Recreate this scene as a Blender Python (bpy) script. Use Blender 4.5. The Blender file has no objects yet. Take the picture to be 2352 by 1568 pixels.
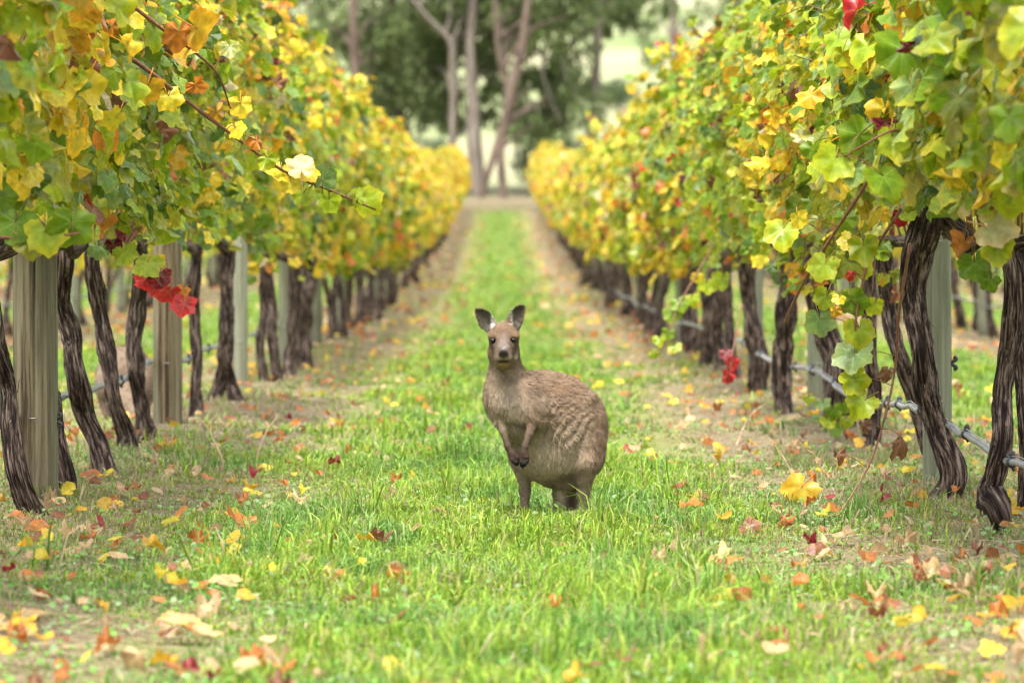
import bpy, math, random
import numpy as np
from mathutils import Vector, Matrix

random.seed(7)
RNG = np.random.default_rng(11)
SC = bpy.context.scene
COL = SC.collection

# ------------------------------------------------------------------ camera
F_PX, VPX, VPY, CAM_H = 9900.0, 1150.0, 574.0, 0.93      # measured on a 2352-pixel-wide view
cam_d = bpy.data.cameras.new('camera')
cam = bpy.data.objects.new('camera', cam_d)
COL.objects.link(cam)
cam_d.sensor_width = 36.0
cam_d.lens = 36.0 * F_PX / 2352.0
cam_d.clip_start, cam_d.clip_end = 0.5, 3000.0
cam.location = (0, 0, CAM_H)
cam.rotation_euler = (math.radians(90) - math.atan((784 - VPY) / F_PX), 0, -math.atan((1176 - VPX) / F_PX))
cam_d.dof.use_dof = True
cam_d.dof.focus_distance = 14.75
cam_d.dof.aperture_fstop = 5.0
SC.camera = cam

# ------------------------------------------------------------------ sky and sun
SUN_EL, SUN_AZ = math.radians(68), math.radians(200)      # azimuth clockwise from +Y
world = bpy.data.worlds.new('World')
SC.world = world
world.use_nodes = True
wn = world.node_tree
for n in list(wn.nodes):
    wn.nodes.remove(n)
w_out = wn.nodes.new('ShaderNodeOutputWorld')
w_bg = wn.nodes.new('ShaderNodeBackground')
w_sky = wn.nodes.new('ShaderNodeTexSky')
w_hs = wn.nodes.new('ShaderNodeHueSaturation')
w_sky.sky_type = 'NISHITA'
w_sky.sun_disc = False
w_sky.sun_elevation = SUN_EL
w_sky.sun_rotation = SUN_AZ
w_sky.dust_density = 3.0
w_hs.inputs['Saturation'].default_value = 0.22
w_bg.inputs['Strength'].default_value = 0.125
wn.links.new(w_sky.outputs[0], w_hs.inputs['Color'])
wn.links.new(w_hs.outputs[0], w_bg.inputs['Color'])
wn.links.new(w_bg.outputs[0], w_out.inputs['Surface'])
sun_d = bpy.data.lights.new('sun', 'SUN')
sun_d.energy = 1.5
sun_d.angle = math.radians(12)
sun_d.color = (1.0, 0.95, 0.86)
sun = bpy.data.objects.new('sun', sun_d)
COL.objects.link(sun)
sdir = Vector((math.sin(SUN_AZ) * math.cos(SUN_EL), math.cos(SUN_AZ) * math.cos(SUN_EL), math.sin(SUN_EL)))
sun.rotation_euler = sdir.to_track_quat('Z', 'Y').to_euler()
sun.location = sdir * 60

SC.view_settings.view_transform = 'Standard'
SC.view_settings.look = 'None'
SC.view_settings.gamma = 1.0
SC.view_settings.use_curve_mapping = False
SC.view_settings.exposure = 2.15
SC.render.engine = 'CYCLES'
SC.cycles.max_bounces = 6
SC.cycles.diffuse_bounces = 4
SC.cycles.glossy_bounces = 2
SC.cycles.transmission_bounces = 4
SC.cycles.use_denoising = True
SC.cycles.denoiser = 'OPENIMAGEDENOISE'
SC.cycles.denoising_input_passes = 'RGB_ALBEDO_NORMAL'
SC.cycles.denoising_prefilter = 'FAST'
SC.cycles.use_adaptive_sampling = False
SC.cycles.filter_width = 1.3
SC.cycles.sample_clamp_indirect = 4.0

# ------------------------------------------------------------------ small helpers
def P(px, py, d):
    """a point at distance d that the photograph shows at pixel (px, py) of a 2352-wide view"""
    return np.array([(px - VPX) / F_PX * d, d, CAM_H - (py - VPY) / F_PX * d])

def hash3(ix, iy, iz, seed):
    h = (ix * 374761393 + iy * 668265263 + iz * 2147483647 + seed * 144665) & 0x7fffffff
    h = ((h ^ (h >> 13)) * 1274126177) & 0x7fffffff
    h = (h ^ (h >> 16)) & 0xffff
    return h / 65535.0

def vnoise(x, y, z=0.0, seed=0):
    x, y, z = np.broadcast_arrays(np.asarray(x, float), np.asarray(y, float), np.asarray(z, float))
    ix, iy, iz = np.floor(x).astype(np.int64), np.floor(y).astype(np.int64), np.floor(z).astype(np.int64)
    fx, fy, fz = x - ix, y - iy, z - iz
    fx, fy, fz = fx * fx * (3 - 2 * fx), fy * fy * (3 - 2 * fy), fz * fz * (3 - 2 * fz)
    r = 0
    for a in (0, 1):
        for b in (0, 1):
            for c in (0, 1):
                w = (fx if a else 1 - fx) * (fy if b else 1 - fy) * (fz if c else 1 - fz)
                r = r + w * hash3(ix + a, iy + b, iz + c, seed)
    return r

def fbm(x, y, z=0.0, seed=0, o=3):
    x, y, z = np.asarray(x, float), np.asarray(y, float), np.asarray(z, float)
    r, a, t = 0, 1.0, 0
    for k in range(o):
        r = r + a * vnoise(x * 2 ** k, y * 2 ** k, z * 2 ** k, seed + k)
        t += a
        a *= 0.5
    return r / t

def build_mesh(name, V, faces, mat=None, smooth=False, attrs=None):
    me = bpy.data.meshes.new(name)
    V = np.ascontiguousarray(V, dtype=np.float32)
    faces = [np.ascontiguousarray(f, dtype=np.int32) for f in (faces if isinstance(faces, (list, tuple)) else [faces]) if len(f)]
    me.vertices.add(len(V))
    me.vertices.foreach_set('co', V.ravel())
    loops = np.concatenate([f.ravel() for f in faces])
    counts = np.concatenate([np.full(len(f), f.shape[1], np.int32) for f in faces])
    me.loops.add(len(loops))
    me.loops.foreach_set('vertex_index', loops)
    me.polygons.add(len(counts))
    starts = np.zeros(len(counts), np.int32)
    starts[1:] = np.cumsum(counts)[:-1]
    me.polygons.foreach_set('loop_start', starts)
    me.polygons.foreach_set('use_smooth', np.full(len(counts), bool(smooth)))
    for an, (ty, data) in (attrs or {}).items():
        at = me.attributes.new(an, ty, 'POINT')
        data = np.ascontiguousarray(data, dtype=np.float32).ravel()
        at.data.foreach_set({'FLOAT': 'value', 'FLOAT_VECTOR': 'vector', 'FLOAT_COLOR': 'color'}[ty], data)
    me.update(calc_edges=True)
    me.validate()
    if mat:
        me.materials.append(mat)
    return me

def rgba(c):
    return np.concatenate([c, np.ones((len(c), 1))], axis=1)

def link(name, data, parent=None, loc=(0, 0, 0)):
    o = bpy.data.objects.new(name, data)
    COL.objects.link(o)
    o.location = loc
    if parent is not None:
        o.parent = parent
    return o

def tag(o, label=None, cat=None, group=None, kind=None):
    if label: o['label'] = label
    if cat: o['category'] = cat
    if group: o['group'] = group
    if kind: o['kind'] = kind
    return o

def thing(name, loc, label, cat, group=None):
    o = link(name, None, None, loc)
    o.empty_display_size = 0.1
    return tag(o, label, cat, group)

def smooth_path(pts, n):
    """Catmull-Rom resampling of control points (any number of columns)"""
    pts = np.asarray(pts, float)
    if len(pts) == 2:
        t = np.linspace(0, 1, n)[:, None]
        return pts[0] * (1 - t) + pts[1] * t
    e = np.vstack([2 * pts[0] - pts[1], pts, 2 * pts[-1] - pts[-2]])
    t = np.linspace(0, len(pts) - 1 - 1e-6, n)
    i = t.astype(int)
    f = (t - i)[:, None]
    p0, p1, p2, p3 = e[i], e[i + 1], e[i + 2], e[i + 3]
    return 0.5 * (2 * p1 + (p2 - p0) * f + (2 * p0 - 5 * p1 + 4 * p2 - p3) * f ** 2 + (3 * p1 - p0 - 3 * p2 + p3) * f ** 3)

def frames(path):
    T = np.gradient(path, axis=0)
    T /= np.linalg.norm(T, axis=1)[:, None] + 1e-9
    ref = np.array([0.13, 1.0, 0.07])
    ref = np.tile(ref, (len(path), 1))
    par = np.abs((ref * T).sum(1)) > 0.95
    ref[par] = (1, 0, 0)
    A = np.cross(T, ref)
    A /= np.linalg.norm(A, axis=1)[:, None] + 1e-9
    return T, A, np.cross(T, A)

def tube(path, rad, sides, disp=None, caps=True):
    """tube round a path; disp(theta, s) -> factor on the radius"""
    path = np.asarray(path, float)
    n = len(path)
    rad = np.broadcast_to(np.asarray(rad, float), (n,))
    T, A, B = frames(path)
    th = np.linspace(0, 2 * math.pi, sides, endpoint=False)
    seg = np.linalg.norm(np.diff(path, axis=0), axis=1)
    s = np.concatenate([[0], np.cumsum(seg)])
    R = rad[:, None] * np.ones((1, sides))
    if disp is not None:
        R = R * disp(th[None, :], s[:, None])
    V = path[:, None] + R[..., None] * (np.cos(th)[None, :, None] * A[:, None] + np.sin(th)[None, :, None] * B[:, None])
    V = V.reshape(-1, 3)
    i = np.arange(n - 1)[:, None] * sides
    j = np.arange(sides)[None, :]
    k = (j + 1) % sides
    Q = np.stack([i + j, i + k, i + sides + k, i + sides + j], axis=-1).reshape(-1, 4)
    tp = np.stack([np.tile(th / (2 * math.pi), n), np.repeat(s, sides), np.zeros(n * sides)], axis=1)
    faces = [Q[:, ::-1]]
    if caps:
        V = np.vstack([V, path[0], path[-1]])
        tp = np.vstack([tp, [0, 0, 0], [0, s[-1], 0]])
        c0, c1 = n * sides, n * sides + 1
        jj, kk = np.arange(sides), (np.arange(sides) + 1) % sides
        faces.append(np.vstack([np.stack([np.full(sides, c0), jj, kk], 1),
                                np.stack([np.full(sides, c1), (n - 1) * sides + kk, (n - 1) * sides + jj], 1)]))
    return V, faces, tp

def merge(parts):
    """join (V, faces) pairs"""
    Vs, q, t, off = [], [], [], 0
    for V, faces in parts:
        Vs.append(V)
        for f in faces:
            (q if f.shape[1] == 4 else t).append(f + off)
        off += len(V)
    out = []
    if q: out.append(np.vstack(q))
    if t: out.append(np.vstack(t))
    return np.vstack(Vs), out

# ------------------------------------------------------------------ materials
def new_mat(name):
    m = bpy.data.materials.new(name)
    m.use_nodes = True
    nt = m.node_tree
    for n in list(nt.nodes):
        nt.nodes.remove(n)
    return m, nt, nt.nodes.new('ShaderNodeOutputMaterial')

def N(nt, ty, **kw):
    n = nt.nodes.new(ty)
    for k, v in kw.items():
        if k.startswith('i_'):
            key = k[2:]
            key = int(key) if key.isdigit() else key.replace('_', ' ')
            n.inputs[key].default_value = v
        else:
            setattr(n, k, v)
    return n

def L(nt, a, b):
    nt.links.new(a, b)

def math_n(nt, op, a, b=None, c=None):
    n = nt.nodes.new('ShaderNodeMath')
    n.operation = op
    for i, v in enumerate((a, b, c)):
        if v is None: continue
        if isinstance(v, (int, float)): n.inputs[i].default_value = v
        else: nt.links.new(v, n.inputs[i])
    return n.outputs[0]

def mix_c(nt, fac, a, b, mode='MIX'):
    n = nt.nodes.new('ShaderNodeMix')
    n.data_type = 'RGBA'
    n.blend_type = mode
    for i, v in ((0, fac), (6, a), (7, b)):
        if isinstance(v, (int, float)): n.inputs[i].default_value = v
        elif isinstance(v, tuple): n.inputs[i].default_value = (*v, 1)
        else: nt.links.new(v, n.inputs[i])
    return n.outputs[2]

def ramp(nt, fac, stops):
    n = nt.nodes.new('ShaderNodeValToRGB')
    e = n.color_ramp.elements
    while len(e) < len(stops): e.new(0.5)
    for el, (p, c) in zip(e, stops):
        el.position = p
        el.color = (*c, 1) if isinstance(c, tuple) else (c, c, c, 1)
    nt.links.new(fac, n.inputs[0])
    return n.outputs[0]

def foliage_shader(nt, out, color, rough, transl, spec=0.4, sheen=None):
    pb = N(nt, 'ShaderNodeBsdfPrincipled')
    pb.inputs['Roughness'].default_value = rough
    pb.inputs['Specular IOR Level'].default_value = spec
    tr = N(nt, 'ShaderNodeBsdfTranslucent')
    L(nt, color, pb.inputs['Base Color'])
    L(nt, color, tr.inputs['Color'])
    mx = N(nt, 'ShaderNodeMixShader')
    mx.inputs[0].default_value = transl
    L(nt, pb.outputs[0], mx.inputs[1])
    L(nt, tr.outputs[0], mx.inputs[2])
    L(nt, mx.outputs[0], out.inputs['Surface'])
    return pb

def leaf_material():
    m, nt, out = new_mat('vine_leaf')
    col = N(nt, 'ShaderNodeAttribute', attribute_name='Col').outputs['Color']
    oi = N(nt, 'ShaderNodeObjectInfo')
    base = mix_c(nt, 1.0, col, oi.outputs['Color'], 'MULTIPLY')
    lp = N(nt, 'ShaderNodeAttribute', attribute_name='lp').outputs['Vector']
    sep = N(nt, 'ShaderNodeSeparateXYZ')
    L(nt, lp, sep.inputs[0])
    x, y = sep.outputs[0], sep.outputs[1]
    vein = None
    for a in (0, 50, -50, 105, -105):
        sx, sy = math.sin(math.radians(a)), -math.cos(math.radians(a))
        along = math_n(nt, 'ADD', math_n(nt, 'MULTIPLY', x, sx), math_n(nt, 'MULTIPLY', y, sy))
        perp = math_n(nt, 'ABSOLUTE', math_n(nt, 'SUBTRACT', math_n(nt, 'MULTIPLY', x, sy), math_n(nt, 'MULTIPLY', y, sx)))
        v = math_n(nt, 'MULTIPLY', math_n(nt, 'LESS_THAN', math_n(nt, 'ADD', perp, math_n(nt, 'MULTIPLY', along, 0.016)), 0.015), math_n(nt, 'GREATER_THAN', along, 0.0))
        vein = v if vein is None else math_n(nt, 'MAXIMUM', vein, v)
    base = mix_c(nt, math_n(nt, 'MULTIPLY', vein, 0.18), base, (0.55, 0.5, 0.16))
    no = N(nt, 'ShaderNodeTexNoise', i_Scale=5.0, i_Detail=4.0)
    va = N(nt, 'ShaderNodeVectorMath', operation='ADD')
    L(nt, lp, va.inputs[0])
    L(nt, oi.outputs['Location'], va.inputs[1])
    L(nt, va.outputs[0], no.inputs['Vector'])
    mott = ramp(nt, no.outputs[0], [(0.3, 0.72), (0.7, 1.2)])
    base = mix_c(nt, 1.0, base, mott, 'MULTIPLY')
    spot = ramp(nt, no.outputs[0], [(0.66, 0.0), (0.74, 1.0)])
    base = mix_c(nt, math_n(nt, 'MULTIPLY', spot, 0.35), base, (0.22, 0.1, 0.03))
    pb = foliage_shader(nt, out, base, 0.38, 0.38, 0.36)
    bp = N(nt, 'ShaderNodeBump', i_Strength=0.25, i_Distance=0.01)
    L(nt, no.outputs[0], bp.inputs['Height'])
    L(nt, bp.outputs[0], pb.inputs['Normal'])
    return m

def attr_foliage(name, rough=0.5, transl=0.3, spec=0.35):
    m, nt, out = new_mat(name)
    col = N(nt, 'ShaderNodeAttribute', attribute_name='Col').outputs['Color']
    foliage_shader(nt, out, col, rough, transl, spec)
    return m

def bark_material(name, dark, mid, light, su=14.0, sv=9.0, tint=None, lo=0.40, hi=0.62):
    """fibrous bark; tp = (turn, metres along the stem)"""
    m, nt, out = new_mat(name)
    tp = N(nt, 'ShaderNodeAttribute', attribute_name='tp').outputs['Vector']
    sep = N(nt, 'ShaderNodeSeparateXYZ')
    L(nt, tp, sep.inputs[0])
    ang = math_n(nt, 'MULTIPLY', sep.outputs[0], 2 * math.pi)
    cb = N(nt, 'ShaderNodeCombineXYZ')
    L(nt, math_n(nt, 'MULTIPLY', math_n(nt, 'COSINE', ang), su / 6), cb.inputs[0])
    L(nt, math_n(nt, 'MULTIPLY', math_n(nt, 'SINE', ang), su / 6), cb.inputs[1])
    L(nt, math_n(nt, 'MULTIPLY', sep.outputs[1], sv), cb.inputs[2])
    oi = N(nt, 'ShaderNodeObjectInfo')
    va = N(nt, 'ShaderNodeVectorMath', operation='ADD')
    L(nt, cb.outputs[0], va.inputs[0])
    L(nt, oi.outputs['Location'], va.inputs[1])
    n1 = N(nt, 'ShaderNodeTexNoise', i_Scale=2.2, i_Detail=6.0, i_Roughness=0.7)
    L(nt, va.outputs[0], n1.inputs['Vector'])
    c = ramp(nt, n1.outputs[0], [(lo, dark), (0.5, mid), (hi, light)])
    n2 = N(nt, 'ShaderNodeTexNoise', i_Scale=0.35, i_Detail=3.0)
    L(nt, va.outputs[0], n2.inputs['Vector'])
    if tint:
        c = mix_c(nt, ramp(nt, n2.outputs[0], [(0.4, 0.0), (0.65, 0.75)]), c, tint)
    pb = N(nt, 'ShaderNodeBsdfPrincipled', i_Roughness=0.85)
    pb.inputs['Specular IOR Level'].default_value = 0.2
    L(nt, c, pb.inputs['Base Color'])
    bp = N(nt, 'ShaderNodeBump', i_Strength=0.7, i_Distance=0.01)
    L(nt, n1.outputs[0], bp.inputs['Height'])
    L(nt, bp.outputs[0], pb.inputs['Normal'])
    L(nt, pb.outputs[0], out.inputs['Surface'])
    return m

def plain(name, c, rough=0.6, spec=0.4, var=0.15, scale=30.0, metallic=0.0):
    m, nt, out = new_mat(name)
    tc = N(nt, 'ShaderNodeTexCoord')
    no = N(nt, 'ShaderNodeTexNoise', i_Scale=scale, i_Detail=4.0)
    L(nt, tc.outputs['Object'], no.inputs['Vector'])
    cc = ramp(nt, no.outputs[0], [(0.3, tuple(max(0, v * (1 - var)) for v in c)), (0.7, tuple(v * (1 + var) for v in c))])
    pb = N(nt, 'ShaderNodeBsdfPrincipled', i_Roughness=rough, i_Metallic=metallic)
    pb.inputs['Specular IOR Level'].default_value = spec
    L(nt, cc, pb.inputs['Base Color'])
    L(nt, pb.outputs[0], out.inputs['Surface'])
    return m

def attr_mat(name, rough=0.8, spec=0.2):
    m, nt, out = new_mat(name)
    col = N(nt, 'ShaderNodeAttribute', attribute_name='Col').outputs['Color']
    pb = N(nt, 'ShaderNodeBsdfPrincipled', i_Roughness=rough)
    pb.inputs['Specular IOR Level'].default_value = spec
    L(nt, col, pb.inputs['Base Color'])
    L(nt, pb.outputs[0], out.inputs['Surface'])
    return m

ROW = 1.66            # half the lane
PITCH = 3.32          # row to row

def ground_material():
    m, nt, out = new_mat('vineyard_ground')
    geo = N(nt, 'ShaderNodeNewGeometry')
    sep = N(nt, 'ShaderNodeSeparateXYZ')
    L(nt, geo.outputs['Position'], sep.inputs[0])
    # distance from the middle of a lane
    u = math_n(nt, 'ABSOLUTE', math_n(nt, 'SUBTRACT', math_n(nt, 'FLOORED_MODULO', math_n(nt, 'ADD', sep.outputs[0], PITCH / 2), PITCH), PITCH / 2))
    n1 = N(nt, 'ShaderNodeTexNoise', i_Scale=1.3, i_Detail=6.0, i_Roughness=0.65)
    L(nt, geo.outputs['Position'], n1.inputs['Vector'])
    n2 = N(nt, 'ShaderNodeTexNoise', i_Scale=28.0, i_Detail=5.0, i_Roughness=0.7)
    L(nt, geo.outputs['Position'], n2.inputs['Vector'])
    uu = math_n(nt, 'ADD', u, math_n(nt, 'MULTIPLY', math_n(nt, 'SUBTRACT', n1.outputs[0], 0.5), 0.9))
    soil = ramp(nt, n2.outputs[0], [(0.25, (0.06, 0.04, 0.028)), (0.5, (0.165, 0.122, 0.085)), (0.75, (0.28, 0.215, 0.155))])
    turf = ramp(nt, n2.outputs[0], [(0.25, (0.04, 0.07, 0.012)), (0.5, (0.10, 0.155, 0.028)), (0.75, (0.18, 0.22, 0.06))])
    dry = ramp(nt, n2.outputs[0], [(0.25, (0.09, 0.075, 0.03)), (0.5, (0.215, 0.19, 0.085)), (0.75, (0.32, 0.28, 0.155))])
    g = ramp(nt, uu, [(0.45, 1.0), (1.0, 0.0)])
    s = ramp(nt, uu, [(0.85, 0.0), (1.35, 0.7)])
    lane = mix_c(nt, s, mix_c(nt, g, dry, turf), soil)
    # beyond the vines: pasture on the hill
    n3 = N(nt, 'ShaderNodeTexNoise', i_Scale=0.06, i_Detail=5.0)
    L(nt, geo.outputs['Position'], n3.inputs['Vector'])
    past = ramp(nt, n3.outputs[0], [(0.35, (0.15, 0.19, 0.075)), (0.5, (0.235, 0.245, 0.135)), (0.68, (0.29, 0.27, 0.17))])
    headland = mix_c(nt, ramp(nt, math_n(nt, 'DIVIDE', sep.outputs[1], 200.0), [(0.77, 0.0), (0.92, 1.0)]), mix_c(nt, 0.6, mix_c(nt, 0.5, dry, soil), (0.10, 0.075, 0.05)), past)
    far = ramp(nt, math_n(nt, 'DIVIDE', sep.outputs[1], 200.0), [(0.725, 0.0), (0.745, 1.0)])
    c = mix_c(nt, far, lane, headland)
    pb = N(nt, 'ShaderNodeBsdfPrincipled', i_Roughness=0.95)
    pb.inputs['Specular IOR Level'].default_value = 0.1
    L(nt, c, pb.inputs['Base Color'])
    bp = N(nt, 'ShaderNodeBump', i_Strength=0.6, i_Distance=0.03)
    L(nt, n2.outputs[0], bp.inputs['Height'])
    L(nt, bp.outputs[0], pb.inputs['Normal'])
    L(nt, pb.outputs[0], out.inputs['Surface'])
    return m

M_LEAF = leaf_material()
M_GRASS = attr_foliage('grass_blade', 0.5, 0.3, 0.25)
M_LITTER = M_LEAF
M_BARK = bark_material('vine_bark', (0.010, 0.006, 0.005), (0.042, 0.026, 0.019), (0.24, 0.18, 0.145), 10, 5.0, None, 0.41, 0.62)
M_CANE = plain('vine_cane', (0.17, 0.075, 0.035), 0.5, 0.4, 0.35, 40)
M_POST = bark_material('weathered_post', (0.045, 0.03, 0.018), (0.145, 0.108, 0.062), (0.235, 0.195, 0.125), 9, 0.7, (0.175, 0.185, 0.12))
M_POST_G = bark_material('lichen_post', (0.09, 0.085, 0.058), (0.175, 0.175, 0.122), (0.26, 0.26, 0.19), 8, 0.7, (0.19, 0.21, 0.135))
M_PIPE = plain('drip_pipe_plastic', (0.20, 0.205, 0.215), 0.42, 0.5, 0.25, 8)
M_CLIP = plain('black_clip_plastic', (0.018, 0.02, 0.024), 0.4, 0.5, 0.2, 30)
M_WIRE = plain('galvanised_wire', (0.4, 0.4, 0.4), 0.4, 0.5, 0.1, 30, 0.8)
M_TWIG = plain('dry_twig', (0.30, 0.21, 0.13), 0.9, 0.2, 0.4, 25)
M_GUM_BROWN = bark_material('gum_bark_brown', (0.06, 0.042, 0.032), (0.125, 0.088, 0.066), (0.21, 0.165, 0.13), 8, 0.5)
M_GUM_PALE = bark_material('gum_bark_pale', (0.10, 0.075, 0.06), (0.19, 0.155, 0.125), (0.30, 0.27, 0.23), 7, 0.35)
M_GUM_LEAF = attr_foliage('gum_leaf', 0.6, 0.25, 0.3)
M_FUR = attr_mat('kangaroo_fur', 0.75, 0.25)
M_SKIN = attr_mat('kangaroo_coat', 0.8, 0.2)
M_EYE = plain('eye_black', (0.008, 0.006, 0.005), 0.12, 0.35, 0.1, 5)

# ------------------------------------------------------------------ ground
def gz(x, y):
    x, y = np.asarray(x, float), np.asarray(y, float)
    t = np.clip((y - 45) / 105, 0, None)
    z = 2.35 * np.minimum(t, 1) ** 1.8 + np.clip(y - 150, 0, 30) * 0.042
    h = np.clip(y - 180, 0, None)
    z = z + 0.125 * h * h / (h + 25) + 3.0 * (vnoise(x / 60, y / 60, 0, 3) - 0.5) * np.clip(h / 60, 0, 1)
    u = np.abs(np.mod(x + PITCH / 2, PITCH) - PITCH / 2)
    near = np.clip((150 - y) / 10, 0, 1)
    z = z + near * 0.05 * np.clip((u - 0.9) / 0.7, 0, 1) ** 2
    z = z + near * (0.05 * (vnoise(x * 0.8, y * 0.8, 0, 5) - 0.5) + 0.02 * (vnoise(x * 4, y * 4, 0, 6) - 0.5))
    return z

def make_ground():
    ys = np.unique(np.concatenate([np.linspace(-40, 6, 24), np.linspace(6, 30, 170), np.linspace(30, 60, 60), np.linspace(60, 160, 70), np.linspace(160, 320, 60), np.linspace(320, 900, 40)]))
    xs = np.linspace(0, 1, 90)
    xh = np.concatenate([np.linspace(0, 6, 60), 6 + 420 * np.linspace(0.002, 1, 36) ** 2.2])
    xs = np.unique(np.concatenate([-xh, xh]))
    X, Y = np.meshgrid(xs, ys)
    V = np.stack([X.ravel(), Y.ravel(), gz(X, Y).ravel()], 1)
    nx, ny = len(xs), len(ys)
    i = np.arange(ny - 1)[:, None] * nx
    j = np.arange(nx - 1)[None, :]
    Q = np.stack([i + j, i + j + 1, i + nx + j + 1, i + nx + j], -1).reshape(-1, 4)
    o = link('ground', build_mesh('ground', V, Q, ground_material(), True))
    tag(o, 'grassy vineyard lane and ground rising to a pale hillside', None, None, 'structure')

make_ground()
# ------------------------------------------------------------------ leaves
def leaf_outline(n, seed):
    r = np.random.default_rng(seed)
    th = np.radians(np.linspace(-163, 163, n))
    deg = np.degrees(th)
    rad = np.zeros(n)
    for c, l, w in ((0, 1.0, 44), (52, 0.93, 42), (-52, 0.93, 42), (112, 0.80, 46), (-112, 0.80, 46)):
        l = l * r.uniform(0.88, 1.08)
        c = c + r.uniform(-6, 6)
        rad = np.maximum(rad, l * (1 - 0.36 * np.clip(np.abs(deg - c) / w, 0, 2) ** 1.25))
    if n > 20:
        rad = rad + np.where(np.arange(n) % 2 == 0, 0.05, -0.03) * r.uniform(0.3, 1.5, n)
    rad = np.clip(rad, 0.25, None) * 0.60
    return np.stack([np.sin(th) * rad, -np.cos(th) * rad], 1)

def leaf_template(n, seed, curl=0.3, ring=False):
    """local leaf: stalk at the origin, tip along -Y, upper face +Z, about 1 unit wide"""
    r = np.random.default_rng(seed + 50)
    o = leaf_outline(n, seed)
    pts = [np.zeros((1, 2))]
    wt = [np.zeros(1)]
    if ring:
        pts.append(o * 0.55)
        wt.append(np.full(n, 0.45))
    pts.append(o)
    wt.append(np.ones(n))
    xy, w = np.vstack(pts), np.concatenate(wt)
    a, b, c = r.uniform(-0.7, 0.9) * curl, r.uniform(-1.2, 0.5) * curl, r.uniform(0, 6.28)
    rr = np.hypot(xy[:, 0], xy[:, 1])
    th = np.arctan2(xy[:, 0], -xy[:, 1])
    z = -a * np.abs(xy[:, 0]) * 0.9 + b * np.clip(-xy[:, 1], 0, 1) ** 2 * 1.3 + 0.16 * curl * rr * np.sin(th * 5 + c) + 0.25 * curl * rr * rr * np.cos(2 * th + c)
    if n > 20:
        z = z + r.normal(0, 0.012, len(z)) * w
    V = np.stack([xy[:, 0] * (1 - 0.15 * abs(a)), xy[:, 1] * (1 - 0.15 * abs(b)), z], 1)
    i = np.arange(n - 1)
    F = [np.stack([np.zeros(n - 1, int), 1 + i, 2 + i], 1)]
    if ring:
        F.append(np.stack([1 + i, 1 + n + i, 2 + n + i], 1))
        F.append(np.stack([1 + i, 2 + n + i, 2 + i], 1))
    lp = np.stack([xy[:, 0], xy[:, 1], np.zeros(len(xy))], 1)
    return V, np.vstack(F), w, lp

T_MID = [leaf_template(17, s, c) for s, c in ((1, .4), (2, .6), (3, .8), (4, .5), (5, 1.1), (6, 0.7))]
T_LOW = [leaf_template(8, s, c) for s, c in ((1, .4), (2, .8), (3, 1.0), (4, .6))]
T_XLOW = [leaf_template(5, s, c) for s, c in ((1, .5), (2, .9), (3, .7))]
T_CURL = [leaf_template(17, s, c) for s, c in ((21, 1.8), (22, 2.2), (23, 2.6))]

def hi_leaf_meshes():
    out = []
    for s, c in ((31, .3), (32, .5), (33, .7), (34, .45), (35, .9), (36, .6), (37, 1.2), (38, .35), (39, .8), (40, 1.0)):
        V, F, w, lp = leaf_template(31, s, c, True)
        t = w[:, None] ** 3
        k = np.random.default_rng(s).uniform(0, 1)
        edge = np.array([1.0 + 0.55 * k, 1.0 + 0.2 * k, 1.0 - 0.3 * k])
        col = (1 - t) * np.array([0.86, 0.98, 0.9]) + t * edge
        stalk_V, stalk_F, _ = tube(smooth_path([(0, 0, 0), (0, 0.2, -0.06), (0.03, 0.5, -0.25)], 5), 0.016, 4)
        V2, F2 = merge([(V, [F]), (stalk_V, stalk_F)])
        col = np.vstack([col, np.tile([1.1, 0.75, 0.8], (len(stalk_V), 1))])
        lp = np.vstack([lp, np.tile([0.3, 0.45, 0], (len(stalk_V), 1))])
        out.append(build_mesh('leaf', V2, F2, M_LEAF, True, {'Col': ('FLOAT_COLOR', rgba(col)), 'lp': ('FLOAT_VECTOR', lp)}))
    curled = []
    for s, c in ((51, 2.0), (52, 2.6), (53, 3.2), (54, 1.7)):
        V, F, w, lp = leaf_template(31, s, c, True)
        col = np.tile([1.0, 1.0, 1.0], (len(V), 1)) * (1 - 0.25 * w[:, None])
        curled.append(build_mesh('leaf', V, [F], M_LEAF, True, {'Col': ('FLOAT_COLOR', rgba(col)), 'lp': ('FLOAT_VECTOR', lp)}))
    return out, curled

HI, HI_CURL = hi_leaf_meshes()

def orient(nrm, tip):
    """rotation matrices with Z = nrm and -Y as close to tip as can be"""
    Z = nrm / (np.linalg.norm(nrm, axis=1)[:, None] + 1e-9)
    Yv = -(tip - (tip * Z).sum(1)[:, None] * Z)
    Yv /= np.linalg.norm(Yv, axis=1)[:, None] + 1e-9
    X = np.cross(Yv, Z)
    return np.stack([X, Yv, Z], axis=2)

def leaf_mass(pos, R, size, color, edge, templates, rng):
    """many leaves in one vertex array"""
    pick = rng.integers(0, len(templates), len(pos))
    Vs, Fs, Cs, Ls, off = [], [], [], [], 0
    for k, (V, F, w, lp) in enumerate(templates):
        s = np.where(pick == k)[0]
        if not len(s): continue
        P3 = np.einsum('nij,vj->nvi', R[s], V) * size[s][:, None, None] + pos[s][:, None]
        t = (w ** 2)[None, :, None]
        C = color[s][:, None] * (1 - t) + edge[s][:, None] * t
        m = len(V)
        Vs.append(P3.reshape(-1, 3))
        Cs.append(C.reshape(-1, 3))
        Ls.append(np.tile(lp, (len(s), 1)))
        Fs.append((F[None] + (np.arange(len(s)) * m)[:, None, None]).reshape(-1, 3) + off)
        off += m * len(s)
    return np.vstack(Vs), np.vstack(Fs), np.vstack(Cs), np.vstack(Ls)

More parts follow.
